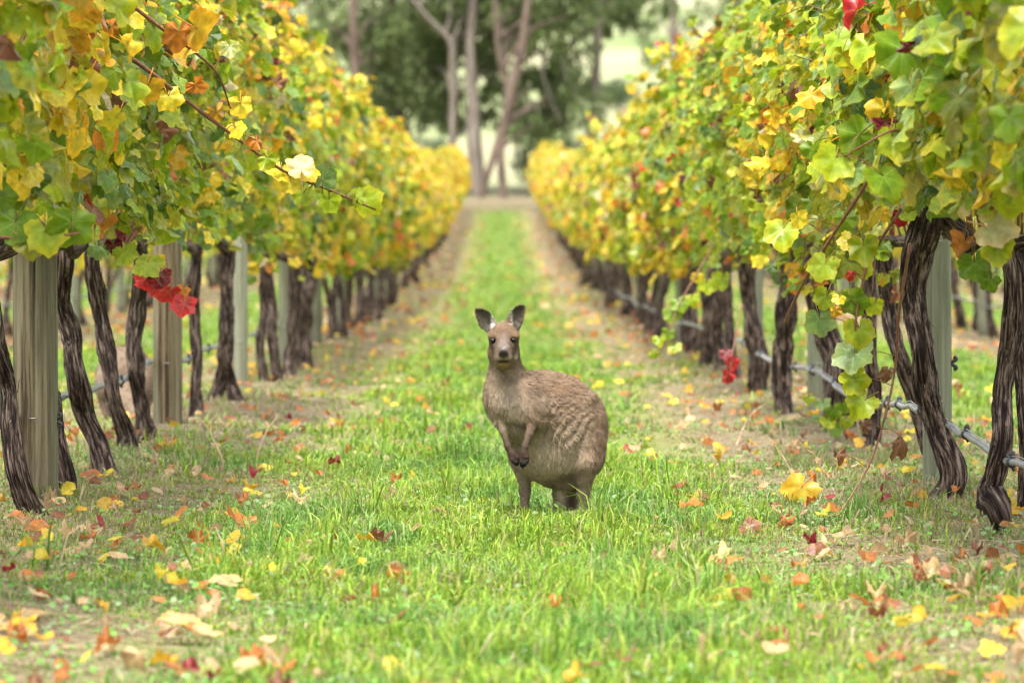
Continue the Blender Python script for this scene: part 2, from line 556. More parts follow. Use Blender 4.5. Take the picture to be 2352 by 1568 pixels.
PAL = {
    'green': (0.14, 0.23, 0.010), 'lime': (0.285, 0.345, 0.012), 'dark': (0.06, 0.12, 0.014), 'blue': (0.17, 0.25, 0.07),
    'yellow': (0.62, 0.46, 0.025), 'gold': (0.60, 0.33, 0.02), 'orange': (0.56, 0.20, 0.025), 'red': (0.52, 0.03, 0.035),
    'wine': (0.17, 0.018, 0.03), 'brown': (0.24, 0.11, 0.05), 'cream': (0.62, 0.52, 0.28), 'olive': (0.20, 0.22, 0.03)}
PN = list(PAL)
PV = np.array([PAL[k] for k in PN])

def leaf_colors(pos, rng, lime=1.0):
    """autumn colours that come in patches along the row and turn yellower with distance"""
    n = len(pos)
    d = pos[:, 1]
    a = fbm(pos[:, 0] * 1.1, pos[:, 1] * 0.55, pos[:, 2] * 1.3, 20)
    b = vnoise(pos[:, 0] * 2.5, pos[:, 1] * 1.6, pos[:, 2] * 2.5, 31)
    far = np.clip((d - 20) / 75, 0, 1)
    top = np.clip((pos[:, 2] - 1.4) / 0.9, 0, 1) * (pos[:, 0] < 0)
    turn = np.clip((a - 0.46) * 4.5 + far * 1.15 + top * 0.35 - 0.1, 0, 1)
    W = np.zeros((n, len(PN)))
    g = 1 - turn
    W[:, PN.index('green')] = 0.9 * g + 0.10
    W[:, PN.index('lime')] = 1.25 * g + 0.55 * turn
    W[:, PN.index('dark')] = 0.22 * g
    W[:, PN.index('blue')] = 0.20 * g
    W[:, PN.index('olive')] = 0.28 * g
    W[:, PN.index('yellow')] = 0.10 + 0.75 * turn
    W[:, PN.index('gold')] = 0.04 + 0.26 * turn
    W[:, PN.index('orange')] = 0.02 + 0.30 * turn * np.clip((b - 0.4) * 4, 0, 1.4)
    W[:, PN.index('red')] = 0.008 + 0.03 * (b > 0.78)
    W[:, PN.index('wine')] = 0.012
    W[:, PN.index('brown')] = 0.05
    W[:, PN.index('cream')] = 0.025 + 0.05 * turn
    W /= W.sum(1)[:, None]
    k = (np.cumsum(W, 1) < rng.random(n)[:, None]).sum(1).clip(0, len(PN) - 1)
    c = PV[k] * rng.uniform(0.72, 1.22, n)[:, None] * rng.uniform(0.92, 1.08, (n, 3))
    e = rng.random(n)[:, None] < 0.45
    edge = np.where(e, c * 0.4 + 0.6 * PV[PN.index('yellow')] * 0.75, c * rng.uniform(0.85, 1.2, n)[:, None])
    warm = np.isin(k, [PN.index(q) for q in ('orange', 'red', 'wine', 'brown')])[:, None]
    edge = np.where(warm, c * np.array([0.8, 0.6, 0.6]), edge)
    return c, edge, k

def canopy(n, side, x0, y0, rng, lo=None, ylen=0.86):
    """leaf positions, normals and tips of one vine's curtain of foliage; side = +1 right row, -1 left row"""
    if lo is None:
        t = min(max((y0 - 21) / 20, 0), 1)
        lo = (1.0 - 0.28 * t) if side < 0 else (1.02 - 0.20 * min(max((y0 - 20) / 6, 0), 1))
    m = int(n * 2.6)
    y = y0 + rng.uniform(-ylen, ylen, m)
    g0 = gz(np.full(m, x0), y)
    farw = np.clip((y0 - 60) / 60, 0, 1)
    top = 2.34 + 0.16 * (side < 0) * (1 - farw) - 0.12 * farw + 0.36 * (fbm(y * 0.7, np.full(m, x0), 0, 8) - 0.5) * 2
    bot = lo + 0.17 * (fbm(y * 1.3, np.full(m, x0), 0, 9) - 0.5) * 2
    t = rng.beta(1.15, 1.05, m)
    z = bot + t * (top - bot)
    inner = -side
    s = np.where(rng.random(m) < 0.64, inner, -inner)
    base = 0.50 if side > 0 else 0.44
    w = base * np.sin(np.clip(t * 0.78 + 0.20, 0, 1) * math.pi) ** 0.55
    w = w * (1 + 0.35 * farw) * (0.45 + 1.1 * fbm(y * 1.5, z * 1.7, s * 3.1 + x0, 12))
    q = rng.random(m) ** 0.45
    x = x0 + s * w * q
    gap = fbm(x * 2.0, y * 2.0, z * 2.0, 40)
    keep = (gap > 0.42) | (rng.random(m) < 0.16)
    keep = np.where(keep)[0][:n]
    x, y, z, s, q, t, g0 = (v[keep] for v in (x, y, z, s, q, t, g0))
    k = len(keep)
    pos = np.stack([x, y, z + g0], 1)
    nrm = np.stack([s * (0.35 + 0.6 * q), rng.normal(-0.25, 0.55, k), 0.35 + 0.9 * t ** 2 + rng.normal(0, 0.3, k)], 1)
    nrm += rng.normal(0, 0.25, (k, 3))
    tip = np.stack([rng.normal(0, 0.45, k) + 0.25 * s, rng.normal(0, 0.5, k), np.full(k, -1.0)], 1)
    return pos, nrm, tip, s, q

def leaf_objects(root, base, pos, R, size, color, meshes, rng):
    for i in range(len(pos)):
        o = bpy.data.objects.new('leaf', meshes[int(rng.integers(len(meshes)))])
        COL.objects.link(o)
        o.parent = root
        Rm = Matrix(R[i].tolist())
        o.matrix_basis = Matrix.LocRotScale(Vector(pos[i] - base), Rm.to_quaternion(), Vector((size[i],) * 3))
        o.color = (*[float(v) for v in color[i]], 1.0)

def mass_object(root, base, args, templates, rng):
    V, F, C, lp = leaf_mass(*args, templates, rng)
    me = build_mesh('leaves', V - base, F, M_LEAF, False, {'Col': ('FLOAT_COLOR', rgba(C)), 'lp': ('FLOAT_VECTOR', lp)})
    o = link('leaves', me, root)
    o['kind'] = 'stuff'
    return o

# ------------------------------------------------------------------ grapevines
def bark_disp(seed, amp=0.2, stringy=9):
    def f(th, s):
        tw = th + 1.1 * s + 0.35 * np.sin(s * 5 + seed)
        c, sn = np.cos(tw), np.sin(tw)
        a = vnoise(c * 4.2 + seed, sn * 4.2, s * stringy, seed) - 0.5
        b = vnoise(c * 1.3 + seed, sn * 1.3, s * 7, seed + 3) - 0.5
        e = vnoise(c * 8 + seed, sn * 8, s * 5, seed + 5) - 0.5
        return 1 + amp * (1.0 * a + 1.0 * b + 0.8 * e) * 1.6
    return f

def stem_mesh(name, path, rad, sides, seed, mat, base, amp=0.22):
    V, F, tp = tube(path, rad, sides, bark_disp(seed, amp))
    return build_mesh(name, V - base, F, mat, True, {'tp': ('FLOAT_VECTOR', tp)})

def bark_shreds(path, rad, rng, n):
    """loose strips of bark peeling off a stem"""
    parts = []
    T, A, B = frames(path)
    for _ in range(n):
        i = int(rng.integers(1, len(path) - 2))
        a = rng.uniform(0, 6.28)
        out = A[i] * math.cos(a) + B[i] * math.sin(a)
        p0 = path[i] + out * rad[i] * 0.95
        ln = rng.uniform(0.03, 0.09) * (1 if rng.random() < .5 else -1)
        p1 = p0 + T[i] * ln * 0.6 + out * rng.uniform(0.002, 0.012)
        p2 = p0 + T[i] * ln + out * rng.uniform(0.008, 0.03)
        w = np.cross(out, T[i]) * rng.uniform(0.0015, 0.004)
        V = np.array([p0 - w, p0 + w, p1 + w * .8, p1 - w * .8, p2])
        parts.append((V, [np.array([[0, 1, 2, 3]]), np.array([[3, 2, 4]])]))
    return merge(parts)

def cane_path(rng, x0, y0, g, side, up=True):
    inner = -side
    y = y0 + rng.uniform(-0.7, 0.7)
    h = rng.uniform(0.75, 1.25)
    lean = inner * rng.uniform(-0.15, 0.42)
    fall = rng.uniform(0, 0.25)
    p = [(x0, y, g + 0.92), (x0 + lean * 0.35, y + rng.normal(0, 0.08), g + 0.92 + h * 0.45),
         (x0 + lean * 0.8, y + rng.normal(0, 0.2), g + 0.92 + h * 0.9), (x0 + lean * 1.25, y + rng.normal(0, 0.3), g + 0.92 + h * (1.0 - fall))]
    return np.array(p)

def make_vine(label, group, side, d, trunk_paths, n_leaf, detail, row_x, hanging=None):
    """one vine: woody stems, cordon arms, canes, leaves"""
    rng = np.random.default_rng(int(abs(d) * 1000) + (5 if side > 0 else 0) + int(abs(row_x) * 10))
    b0 = trunk_paths[0][0][:3]
    base = np.array([b0[0], b0[1], float(gz(b0[0], b0[1]))])
    root = thing('grapevine', base, label, 'grapevine', group)
    g = base[2]
    near = detail >= 2
    tops = []
    for ti, tp in enumerate(trunk_paths):
        tp = np.asarray(tp, float)
        full = smooth_path(tp, (56 if detail == 3 else 30) if near else (9 if detail else 5))
        path, rad = full[:, :3].copy(), full[:, 3].copy()
        if near:
            q = np.arange(len(path)) / len(path) * 6
            path[:, 0] += 0.009 * (vnoise(q, d, 1.0, 17) - 0.5) * 2
            path[:, 1] += 0.009 * (vnoise(q, d, 7.0, 18) - 0.5) * 2
        path[0, 2] = min(path[0, 2], float(gz(path[0, 0], path[0, 1])) - 0.04)
        s = np.linspace(0, 1, len(path))
        rad = rad * (1 + 0.35 * np.exp(-s * 14)) * (1 + 0.22 * (vnoise(s * 8, ti, d) - 0.5) * 2)
        me = stem_mesh('trunk', path, rad, (40 if detail == 3 else 20) if near else (9 if detail else 6), int(d * 10) + ti, M_BARK, base, 0.26 if near else 0.2)
        tr = link('trunk', me, root)
        if detail == 3:
            V, F = bark_shreds(path, rad, rng, 60)
            tpz = np.zeros((len(V), 3)); tpz[:, 1] = V[:, 2] * 3; tpz[:, 0] = np.arange(len(V)) * .037 % 1
            link('bark_strips', build_mesh('bark_strips', V - base, F, M_BARK, False, {'tp': ('FLOAT_VECTOR', tpz)}), tr)['kind'] = 'stuff'
        tops.append(path[-1])
    top = tops[0]
    # cordon arms along the wire
    for sgn in (-1, 1):
        if detail == 0 and sgn > 0: continue
        yend = top[1] + sgn * rng.uniform(0.65, 0.85)
        gx = float(gz(row_x, yend))
        arm = smooth_path([tuple(top - [0, 0, 0.03]), (row_x + rng.normal(0, .02), top[1] + sgn * 0.2, g + 0.93), (row_x + rng.normal(0, .03), top[1] + sgn * 0.5, g + 0.92 + rng.normal(0, .02)), (row_x, yend, gx + 0.92)], 20 if near else 5)
        rad = np.linspace(0.03, 0.014, len(arm))
        link('cordon', stem_mesh('cordon', arm, rad, 14 if near else 5, int(d * 7) + sgn, M_BARK, base, 0.3), root)
    # canes
    for _ in range((7 if detail == 3 else 5) if near else 0):
        pth = smooth_path(cane_path(rng, row_x, d, g, side), 14)
        V, F, tp = tube(pth, np.linspace(0.0055, 0.0022, 14), 5)
        link('cane', build_mesh('cane', V - base, F, M_CANE, True), root)
    # foliage
    pos, nrm, tip, s, q = canopy(n_leaf, side, row_x, d, rng)
    if detail:
        ep, en, et, es = [], [], [], []
        for j in range(7 if near else 4):
            up = rng.random() < 0.62 or (d < 25 if side < 0 else d < 17)
            inner = -side
            a = np.array([row_x + inner * rng.uniform(-0.15, 0.34), d + rng.uniform(-0.8, 0.8), g + (2.12 if up else 1.02)])
            dv = np.array([inner * rng.uniform(-0.2, 0.55), rng.normal(0, 0.35), rng.uniform(0.5, 1.0) if up else -0.9])
            ln = rng.uniform(0.35, 0.62) if up else rng.uniform(0.18, 0.38)
            tt = np.linspace(0, 1, 9)[:, None]
            w = a + dv * ln * tt + np.array([0, 0, -0.10]) * tt ** 2.5 * (1 if up else 0)
            if near:
                V, F, tp = tube(w, np.linspace(0.004, 0.0015, 9), 4)
                link('cane', build_mesh('cane', V - base, F, M_CANE, True), root)
            ep.append(w[1:] + rng.normal(0, 0.022, (8, 3)))
            en.append(np.stack([np.full(8, inner * 0.4), rng.normal(-0.3, 0.5, 8), rng.uniform(0.2, 1.0, 8)], 1) + rng.normal(0, 0.3, (8, 3)))
            et.append(np.stack([rng.normal(0, .5, 8), rng.normal(0, .5, 8), np.full(8, -1.0)], 1))
            es.append(np.full(8, inner))
        pos = np.vstack([pos] + ep); nrm = np.vstack([nrm] + en); tip = np.vstack([tip] + et)
        s = np.concatenate([s] + es); q = np.concatenate([q, np.full(len(pos) - len(q), 1.25)])
    R = orient(nrm, tip)
    k = len(pos)
    scale = {3: 0.100, 2: 0.104, 1: 0.14, 0: 0.19}[detail]
    size = scale * rng.uniform(0.62, 1.28, k) * np.where(q > 1.2, 0.82, 1)
    col, edge, kind = leaf_colors(pos, rng)
    if near:
        score = q * np.where(s == -side, 1.0, 0.35) + rng.uniform(0, 0.35, k) - 0.12 * (pos[:, 1] - d)
        order = np.argsort(-score)
        n_obj = 250 if detail == 3 else 150
        a, b = order[:n_obj], order[n_obj:]
        cur = np.isin(kind, [PN.index('brown'), PN.index('wine'), PN.index('cream')])
        a1, a2 = a[~cur[a]], a[cur[a]]
        leaf_objects(root, base, pos[a1], R[a1], size[a1], col[a1], HI, rng)
        leaf_objects(root, base, pos[a2], R[a2], size[a2] * 0.9, col[a2], HI_CURL, rng)
        mass_object(root, base, (pos[b], R[b], size[b], col[b], edge[b]), T_MID, rng)
    else:
        mass_object(root, base, (pos, R, size, col, edge), T_LOW if detail == 1 else T_XLOW, rng)
    return root, base, rng

def trunk_px(d, pts, r_px, x_shift=0.0):
    """a stem from pixel points that all stand at distance d"""
    out = []
    for i, p in enumerate(pts):
        w = P(p[0], p[1], d)
        r = (p[2] if len(p) > 2 else r_px) / F_PX * d
        out.append((w[0] + x_shift, w[1] + 0.05 * math.sin(i * 2.1 + d), w[2], r))
    return out

NEAR = [
    # side, distance, label, [stems in pixels], detail
    (-1, 10.3, 'grapevine overhanging the lane in front of the thick knotted post, blurred leaves', [[(-420, 1420), (-425, 1100), (-430, 800), (-440, 560)]], 22, 2),
    (-1, 11.8, 'blurred leafy grapevine two plants before the thick knotted post', [[(-240, 1350), (-235, 1100), (-240, 800), (-250, 560)]], 22, 2),
    (-1, 13.2, 'leafy grapevine one plant before the thick knotted post', [[(-90, 1270), (-100, 1050), (-80, 800), (-90, 560)]], 22, 2),
    (-1, 14.7, 'grapevine with leaning shaggy trunk touching the foot of the thick knotted post', [[(82, 1205), (45, 1090), (27, 980), (14, 890), (-5, 790), (-25, 690), (-40, 570)]], 23, 3),
    (-1, 15.9, 'grapevine with slim trunk hidden close behind the thick knotted post', [[(166, 1160), (148, 1060), (118, 950), (100, 800), (95, 560)]], 17, 3),
    (-1, 17.2, 'grapevine with S-bent shaggy trunk beside the thick knotted post', [[(243, 1105), (228, 1030), (195, 950), (180, 860), (165, 780), (143, 700), (147, 610), (150, 545)]], 20, 3),
    (-1, 18.6, 'grapevine with straight leaning trunk and grey drip pipe crossing behind it', [[(297, 1068), (285, 1000), (265, 920), (247, 820), (225, 720), (215, 620), (212, 555)]], 18, 3),
    (-1, 20.0, 'grapevine whose slim trunk stands just before the second stout post', [[(333, 1000), (322, 920), (314, 830), (312, 740), (321, 650), (325, 570)]], 17, 3),
    (-1, 23.3, 'grapevine with one thin upright trunk just past the second stout post', [[(449, 950), (450, 840), (446, 740), (450, 640), (452, 560)]], 12, 3),
    (-1, 24.9, 'grapevine with forked trunk forming an upside-down Y', [[(480, 942), (508, 865), (524, 770), (522, 680), (520, 570)], [(540, 930), (528, 880), (518, 820), (522, 720), (520, 580)]], 14, 3),
    (-1, 28.6, 'grapevine with twin dark trunks before the slim pale post', [[(607, 890), (600, 790), (607, 690), (608, 580)], [(640, 880), (628, 780), (621, 690), (612, 590)]], 11, 2),
    (-1, 30.3, 'grapevine with short dark trunk right beside the slim pale post', [[(665, 878), (668, 790), (676, 690), (680, 590)]], 13, 2),
    (-1, 32.0, 'grapevine with thick grey-brown trunk past the slim pale post', [[(702, 860), (695, 770), (700, 690), (708, 590)]], 16, 2),
    (1, 10.0, 'blurred green grapevine leaning over the lane before the knobbly trunk', [[(2800, 1450), (2805, 1100), (2790, 560)]], 24, 2),
    (1, 11.4, 'blurred green grapevine two plants before the knobbly trunk', [[(2600, 1360), (2590, 1000), (2600, 560)]], 24, 2),
    (1, 12.6, 'leafy green grapevine one plant before the knobbly trunk', [[(2460, 1290), (2450, 1000), (2460, 560)]], 24, 2),
    (1, 13.6, 'grapevine with knobbly swollen trunk foot standing in front of the others', [[(2322, 1268, 17), (2306, 1215, 20), (2290, 1165, 30), (2283, 1130, 35), (2290, 1085, 26), (2303, 1000, 22), (2312, 900, 22), (2328, 760, 24), (2330, 640, 28), (2325, 545, 30)]], 24, 3),
    (1, 14.4, 'grapevine with broad dark trunk partly cut off beside the knobbly one', [[(2378, 1190), (2365, 1000), (2352, 850), (2345, 700), (2338, 560)]], 26, 3),
    (1, 15.4, 'grapevine with thick twisted bark trunk leaning across the pale post', [[(2165, 1178, 30), (2186, 1090, 29), (2160, 990, 26), (2132, 900, 26), (2112, 800, 27), (2100, 690, 28), (2104, 590, 34), (2122, 500, 40), (2140, 455, 36)]], 28, 3),
    (1, 17.8, 'grapevine with slender curved trunk between the pale post and hanging shoots', [[(2140, 1060), (2118, 960), (2090, 870), (2058, 800), (2042, 720), (2031, 620), (2020, 545)]], 17, 3),
    (1, 19.7, 'grapevine with dark thin trunk behind the dangling green shoots', [[(2003, 1040), (2006, 900), (1995, 800), (2000, 700), (1998, 600), (1990, 545)]], 16, 3),
    (1, 21.2, 'grapevine with stout double trunk and sprouts at its foot', [[(1926, 1018), (1938, 940), (1915, 840), (1882, 740), (1864, 640), (1870, 545)], [(1900, 1010), (1908, 900), (1915, 800), (1898, 700), (1885, 600), (1875, 550)]], 20, 3),
    (1, 23.7, 'grapevine with straight trunk standing alone in a gap of dry grass', [[(1800, 968), (1797, 880), (1800, 800), (1806, 720), (1812, 570)]], 21, 3),
    (1, 27.0, 'grapevine trunk standing before a slim grey post, shaggy bark', [[(1737, 935), (1741, 850), (1730, 760), (1722, 680), (1716, 570)]], 19, 3),
    (1, 29.3, 'grapevine with red leaves hanging from it beside the drip pipe', [[(1692, 900), (1680, 800), (1672, 700), (1668, 580)]], 14, 2),
    (1, 31.0, 'grapevine with thin trunk behind drooping green shoot tips', [[(1655, 880), (1648, 780), (1650, 690), (1652, 580)]], 13, 2),
    (1, 32.5, 'grapevine with leaning trunk past the drooping green shoot tips', [[(1620, 865), (1628, 780), (1632, 700), (1640, 580)]], 15, 2),
]
VINES = {}
for side, d, label, stems, r_px, detail in NEAR:
    paths = [trunk_px(d, st, r_px) for st in stems]
    rx = side * ROW
    VINES[(side, d)] = make_vine(label, 'vines in the two rows along the lane', side, d, paths, 730 if detail == 3 else 600, detail, rx)

def auto_vine(side, row_x, d, label, group, n, detail):
    r = np.random.default_rng(int(d * 100 + row_x * 7 + 1000))
    g = float(gz(row_x, d))
    lean = r.normal(0, 0.07)
    p = [(row_x + r.normal(0, .05) + lean, d + r.normal(0, .1), g, 0.045), (row_x + lean * .6 + r.normal(0, .03), d + r.normal(0, .05), g + 0.32, 0.037), (row_x + lean * .1 + r.normal(0, .03), d, g + 0.65, 0.036), (row_x, d, g + 0.92, 0.042)]
    rr = r.uniform(0.8, 1.35)
    p = [(a, b, c, e * rr) for a, b, c, e in p]
    return make_vine(label, group, side, d, [p], n, detail, row_x)

ORD = ['first', 'second', 'third', 'fourth', 'fifth', 'sixth', 'seventh', 'eighth', 'ninth', 'tenth', 'eleventh', 'twelfth', 'thirteenth', 'fourteenth', 'fifteenth', 'sixteenth', 'seventeenth', 'eighteenth', 'nineteenth', 'twentieth']
for side, past, name in ((-1, 'the thick grey-brown trunk', 'row the second kangaroo stands behind'), (1, 'the drooping green shoot tips', 'row with the exposed drip pipe')):
    d, k = 33.7, 0
    while d < 149:
        if d < 62:
            auto_vine(side, side * ROW, d, ORD[k] + ' green and yellow grapevine past ' + past, 'vines mid-way along the ' + name, 430, 1)
            k += 1
        else:
            auto_vine(side, side * ROW, d, 'small far yellow grapevine, uphill end of the ' + name, 'far vines of the ' + name, 320, 0)
        d += 1.5 if d < 62 else 1.75
    d = 37.0
    while d < 100:
        auto_vine(side, side * ROW + side * PITCH, d, 'grapevine in the next row beyond the ' + name, 'vines beyond the ' + name, 190, 0)
        d += 1.75
# the rest of the outer rows reads as one mass
def outer_rows():
    rng = np.random.default_rng(99)
    parts, P_, R_, S_, C_, E_ = [], [], [], [], [], []
    for rx, d0 in ((-ROW - PITCH, 101), (ROW + PITCH, 101), (-ROW - 2 * PITCH, 62), (ROW + 2 * PITCH, 62)):
        side = 1 if rx > 0 else -1
        d = d0
        while d < 149:
            g = float(gz(rx, d))
            V, F, tp = tube(smooth_path([(rx + rng.normal(0, .06), d, g - .05), (rx + rng.normal(0, .04), d, g + .5), (rx, d, g + .95)], 4), 0.045, 5)
            parts.append((V, F))
            pos, nrm, tip, s, q = canopy(120, side, rx, d, rng)
            c, e, k = leaf_colors(pos, rng)
            P_.append(pos); R_.append(orient(nrm, tip)); S_.append(0.22 * rng.uniform(.7, 1.2, len(pos))); C_.append(c); E_.append(e)
            d += 1.75
    V, F = merge(parts)
    root = thing('outer_vine_rows', (0, 100, float(gz(0, 100))), 'far mass of further vine rows beyond the neighbouring lanes', 'vine rows')
    root['kind'] = 'stuff'
    base = np.array(root.location)
    tp = np.zeros((len(V), 3)); tp[:, 1] = V[:, 2]
    o = link('trunks', build_mesh('trunks', V - base, F, M_BARK, True, {'tp': ('FLOAT_VECTOR', tp)}), root)
    o['kind'] = 'stuff'
    mass_object(root, base, (np.vstack(P_), np.concatenate(R_), np.concatenate(S_), np.vstack(C_), np.vstack(E_)), T_XLOW, rng)

outer_rows()

# ------------------------------------------------------------------ shoots and leaves the photograph singles out
def special_leaf(root, base, px, py, d, size_px, colr, nrm=(0.0, -1, 0.25), tip=(0, 0, -1), curled=False, k=None):
    pos = P(px, py, d)
    rj = np.random.default_rng(int(px * 3 + py * 11))
    R = orient(np.array([nrm], float) + rj.normal(0, 0.27, (1, 3)), np.array([tip], float) + rj.normal(0, 0.25, (1, 3)))
    s = size_px / F_PX * d
    pos = pos + R[0] @ np.array([0, 0.18 * s, 0])
    rng = np.random.default_rng(int(px * 7 + py))
    c = np.array(PAL[colr]) * rng.uniform(0.92, 1.1)
    ms = HI_CURL if curled else HI
    leaf_objects(root, base, pos[None], R, np.array([s]), c[None], ms if k is None else [ms[k]], rng)
    return pos

def shoot(vine, pts, r0_px, r1_px, leaves, name='cane'):
    root, base, rng = vine
    w = np.array([P(*p) for p in pts])
    pth = smooth_path(w, 36)
    dm = float(np.mean(w[:, 1]))
    bump = 1 + 0.25 * (np.arange(36) % 6 == 0)
    V, F, tp = tube(pth, np.linspace(r0_px, r1_px, 36) / F_PX * dm * bump, 7)
    link(name, build_mesh(name, V - base, F, M_CANE, True), root)
    for lf in leaves:
        pos = special_leaf(root, base, *lf[:5], **(lf[5] if len(lf) > 5 else {}))
        # stalk from the nearest point of the shoot
        i = int(np.argmin(np.linalg.norm(pth - pos, axis=1)))
        if np.linalg.norm(pth[i] - pos) > 0.012:
            mid = (pth[i] + pos) / 2 + np.array([0, 0, 0.012])
            V, F, tp = tube(smooth_path([pth[i], mid, pos], 6), 0.0016, 4)
            link('leaf_stalk', build_mesh('leaf_stalk', V - base, F, M_CANE, True), root)

vA = VINES[(-1, 14.7)]
shoot(vA, [(105, 15, 14.3), (230, 85, 14.3), (330, 155, 14.4), (420, 225, 14.5), (520, 300, 14.6), (650, 392, 14.8), (760, 438, 15.0), (862, 482, 15.2)], 6.5, 2.2, [
    (335, 215, 14.4, 85, 'gold', dict(tip=(-.3, 0, -1), nrm=(.3, -1, .1))), (392, 232, 14.45, 70, 'yellow', dict(tip=(.4, 0, -1))),
    (592, 330, 14.6, 48, 'orange', dict(curled=True)), (455, 205, 14.5, 60, 'orange', dict(curled=True)),
    (640, 398, 14.8, 78, 'yellow', dict(tip=(-.5, 0, -1))), (690, 378, 14.8, 70, 'cream', dict(tip=(.2, 0, 1))), (712, 395, 14.85, 60, 'yellow', dict(tip=(0.6, 0, .6))),
    (742, 400, 14.9, 75, 'blue', dict(tip=(.5, 0, .9))), (700, 455, 14.9, 62, 'lime'), (752, 470, 15.0, 68, 'lime'), (795, 462, 15.1, 50, 'olive'), (560, 330, 14.65, 55, 'olive'), (500, 270, 14.55, 62, 'gold', dict(curled=True)), (270, 130, 14.3, 75, 'olive'), (610, 372, 14.7, 58, 'lime'), (545, 300, 14.6, 50, 'yellow'), (180, 75, 14.3, 80, 'lime'), (825, 445, 15.1, 48, 'lime', dict(tip=(.6, 0, .8))), (670, 428, 14.8, 55, 'yellow'),
    (850, 465, 15.2, 78, 'lime', dict(nrm=(.3, -1, .6), tip=(1, 0, -.3)))])
shoot(vA, [(275, -10, 14.0), (370, 65, 14.1), (440, 115, 14.2), (500, 170, 14.3), (530, 250, 14.4)], 5, 2, [
    (410, 90, 14.0, 95, 'orange', dict(curled=True)), (470, 75, 14.1, 110, 'gold', dict(tip=(.6, 0, -.6))), (425, 115, 14.2, 80, 'gold'),
    (530, 115, 14.3, 60, 'olive'), (555, 250, 14.5, 62, 'yellow'), (300, 45, 14.1, 90, 'yellow'), (150, 10, 14.0, 110, 'olive')])
vB = VINES[(-1, 17.2)]
shoot(vB, [(250, 500, 16.6), (300, 560, 16.5), (345, 625, 16.4), (385, 670, 16.4), (415, 695, 16.4)], 3.2, 1.5, [
    (290, 545, 16.5, 58, 'wine'), (262, 570, 16.5, 50, 'wine', dict(curled=True)), (285, 520, 16.5, 50, 'red'), (330, 645, 16.4, 60, 'red', dict(tip=(-.6, 0, -1))), (365, 640, 16.4, 62, 'wine'),
    (350, 665, 16.4, 45, 'red', dict(tip=(-1, 0, -.3))), (382, 678, 16.35, 62, 'red'), (415, 672, 16.35, 45, 'orange'), (421, 706, 16.3, 62, 'red', dict(tip=(.1, 0, -1))),
    (290, 590, 16.4, 66, 'lime'), (335, 615, 16.3, 78, 'lime', dict(nrm=(.3, -1, .5))), (360, 605, 16.4, 48, 'yellow'), (225, 575, 16.5, 60, 'blue')])
vC = VINES[(-1, 13.2)]
shoot(vC, [(0, 545, 12.4), (90, 548, 12.4), (150, 540, 12.3), (185, 535, 12.3)], 4, 2.5, [
    (30, 530, 12.4, 110, 'green'), (110, 545, 12.3, 105, 'lime'), (160, 530, 12.3, 120, 'green'), (70, 560, 12.4, 90, 'olive')])
vR = VINES[(1, 15.4)]
shoot(vR, [(2030, 330, 14.6), (1990, 420, 14.7), (1900, 560, 14.9), (1840, 660, 15.0), (1800, 745, 15.1)], 5, 3, [
    (1795, 540, 14.9, 95, 'lime', dict(nrm=(-.3, -1, .5))), (1850, 520, 14.9, 60, 'olive'), (1835, 510, 14.8, 50, 'yellow')])
shoot(vR, [(2070, 480, 14.8), (2000, 590, 14.9), (1975, 680, 14.9), (1965, 760, 14.9), (1978, 840, 15.0)], 4, 2.5, [
    (1985, 580, 14.8, 85, 'lime', dict(nrm=(.3, -1, .3))), (1955, 615, 14.9, 78, 'olive'), (1890, 620, 14.9, 80, 'lime', dict(tip=(-.6, 0, -.8))),
    (1895, 690, 15.0, 62, 'lime', dict(tip=(-.4, 0, -1))), (1965, 700, 14.9, 82, 'green', dict(nrm=(.2, -1, .2), tip=(.3, 0, -1))), (1885, 745, 15.0, 78, 'blue', dict(tip=(.3, 0, -1))),
    (1978, 768, 14.9, 84, 'lime', dict(tip=(.2, 0, -1))), (1925, 690, 14.8, 36, 'yellow'), (1920, 718, 14.85, 30, 'gold'), (1945, 560, 14.9, 60, 'yellow'), (1955, 635, 14.8, 34, 'red', dict(curled=True))])
shoot(vR, [(2090, 560, 14.7), (2065, 720, 14.8), (2058, 830, 14.9), (2040, 930, 14.9), (2000, 1060, 14.9), (1930, 1180, 14.8), (1890, 1240, 14.7)], 3.6, 1.8, [
    (1960, 825, 14.9, 100, 'blue', dict(nrm=(-.3, -1, .6), tip=(.4, 0, -1))), (1965, 880, 14.9, 75, 'lime'), (1975, 930, 14.9, 88, 'lime', dict(tip=(-.8, 0, -.5))),
    (2080, 1015, 14.9, 55, 'brown', dict(curled=True)), (1985, 985, 14.9, 45, 'brown', dict(curled=True)), (1928, 1050, 14.9, 42, 'brown', dict(curled=True)),
    (2040, 860, 14.9, 48, 'brown', dict(curled=True)), (1880, 1235, 14.7, 60, 'orange'), (1862, 1238, 14.7, 55, 'lime')])
vS = VINES[(1, 13.6)]
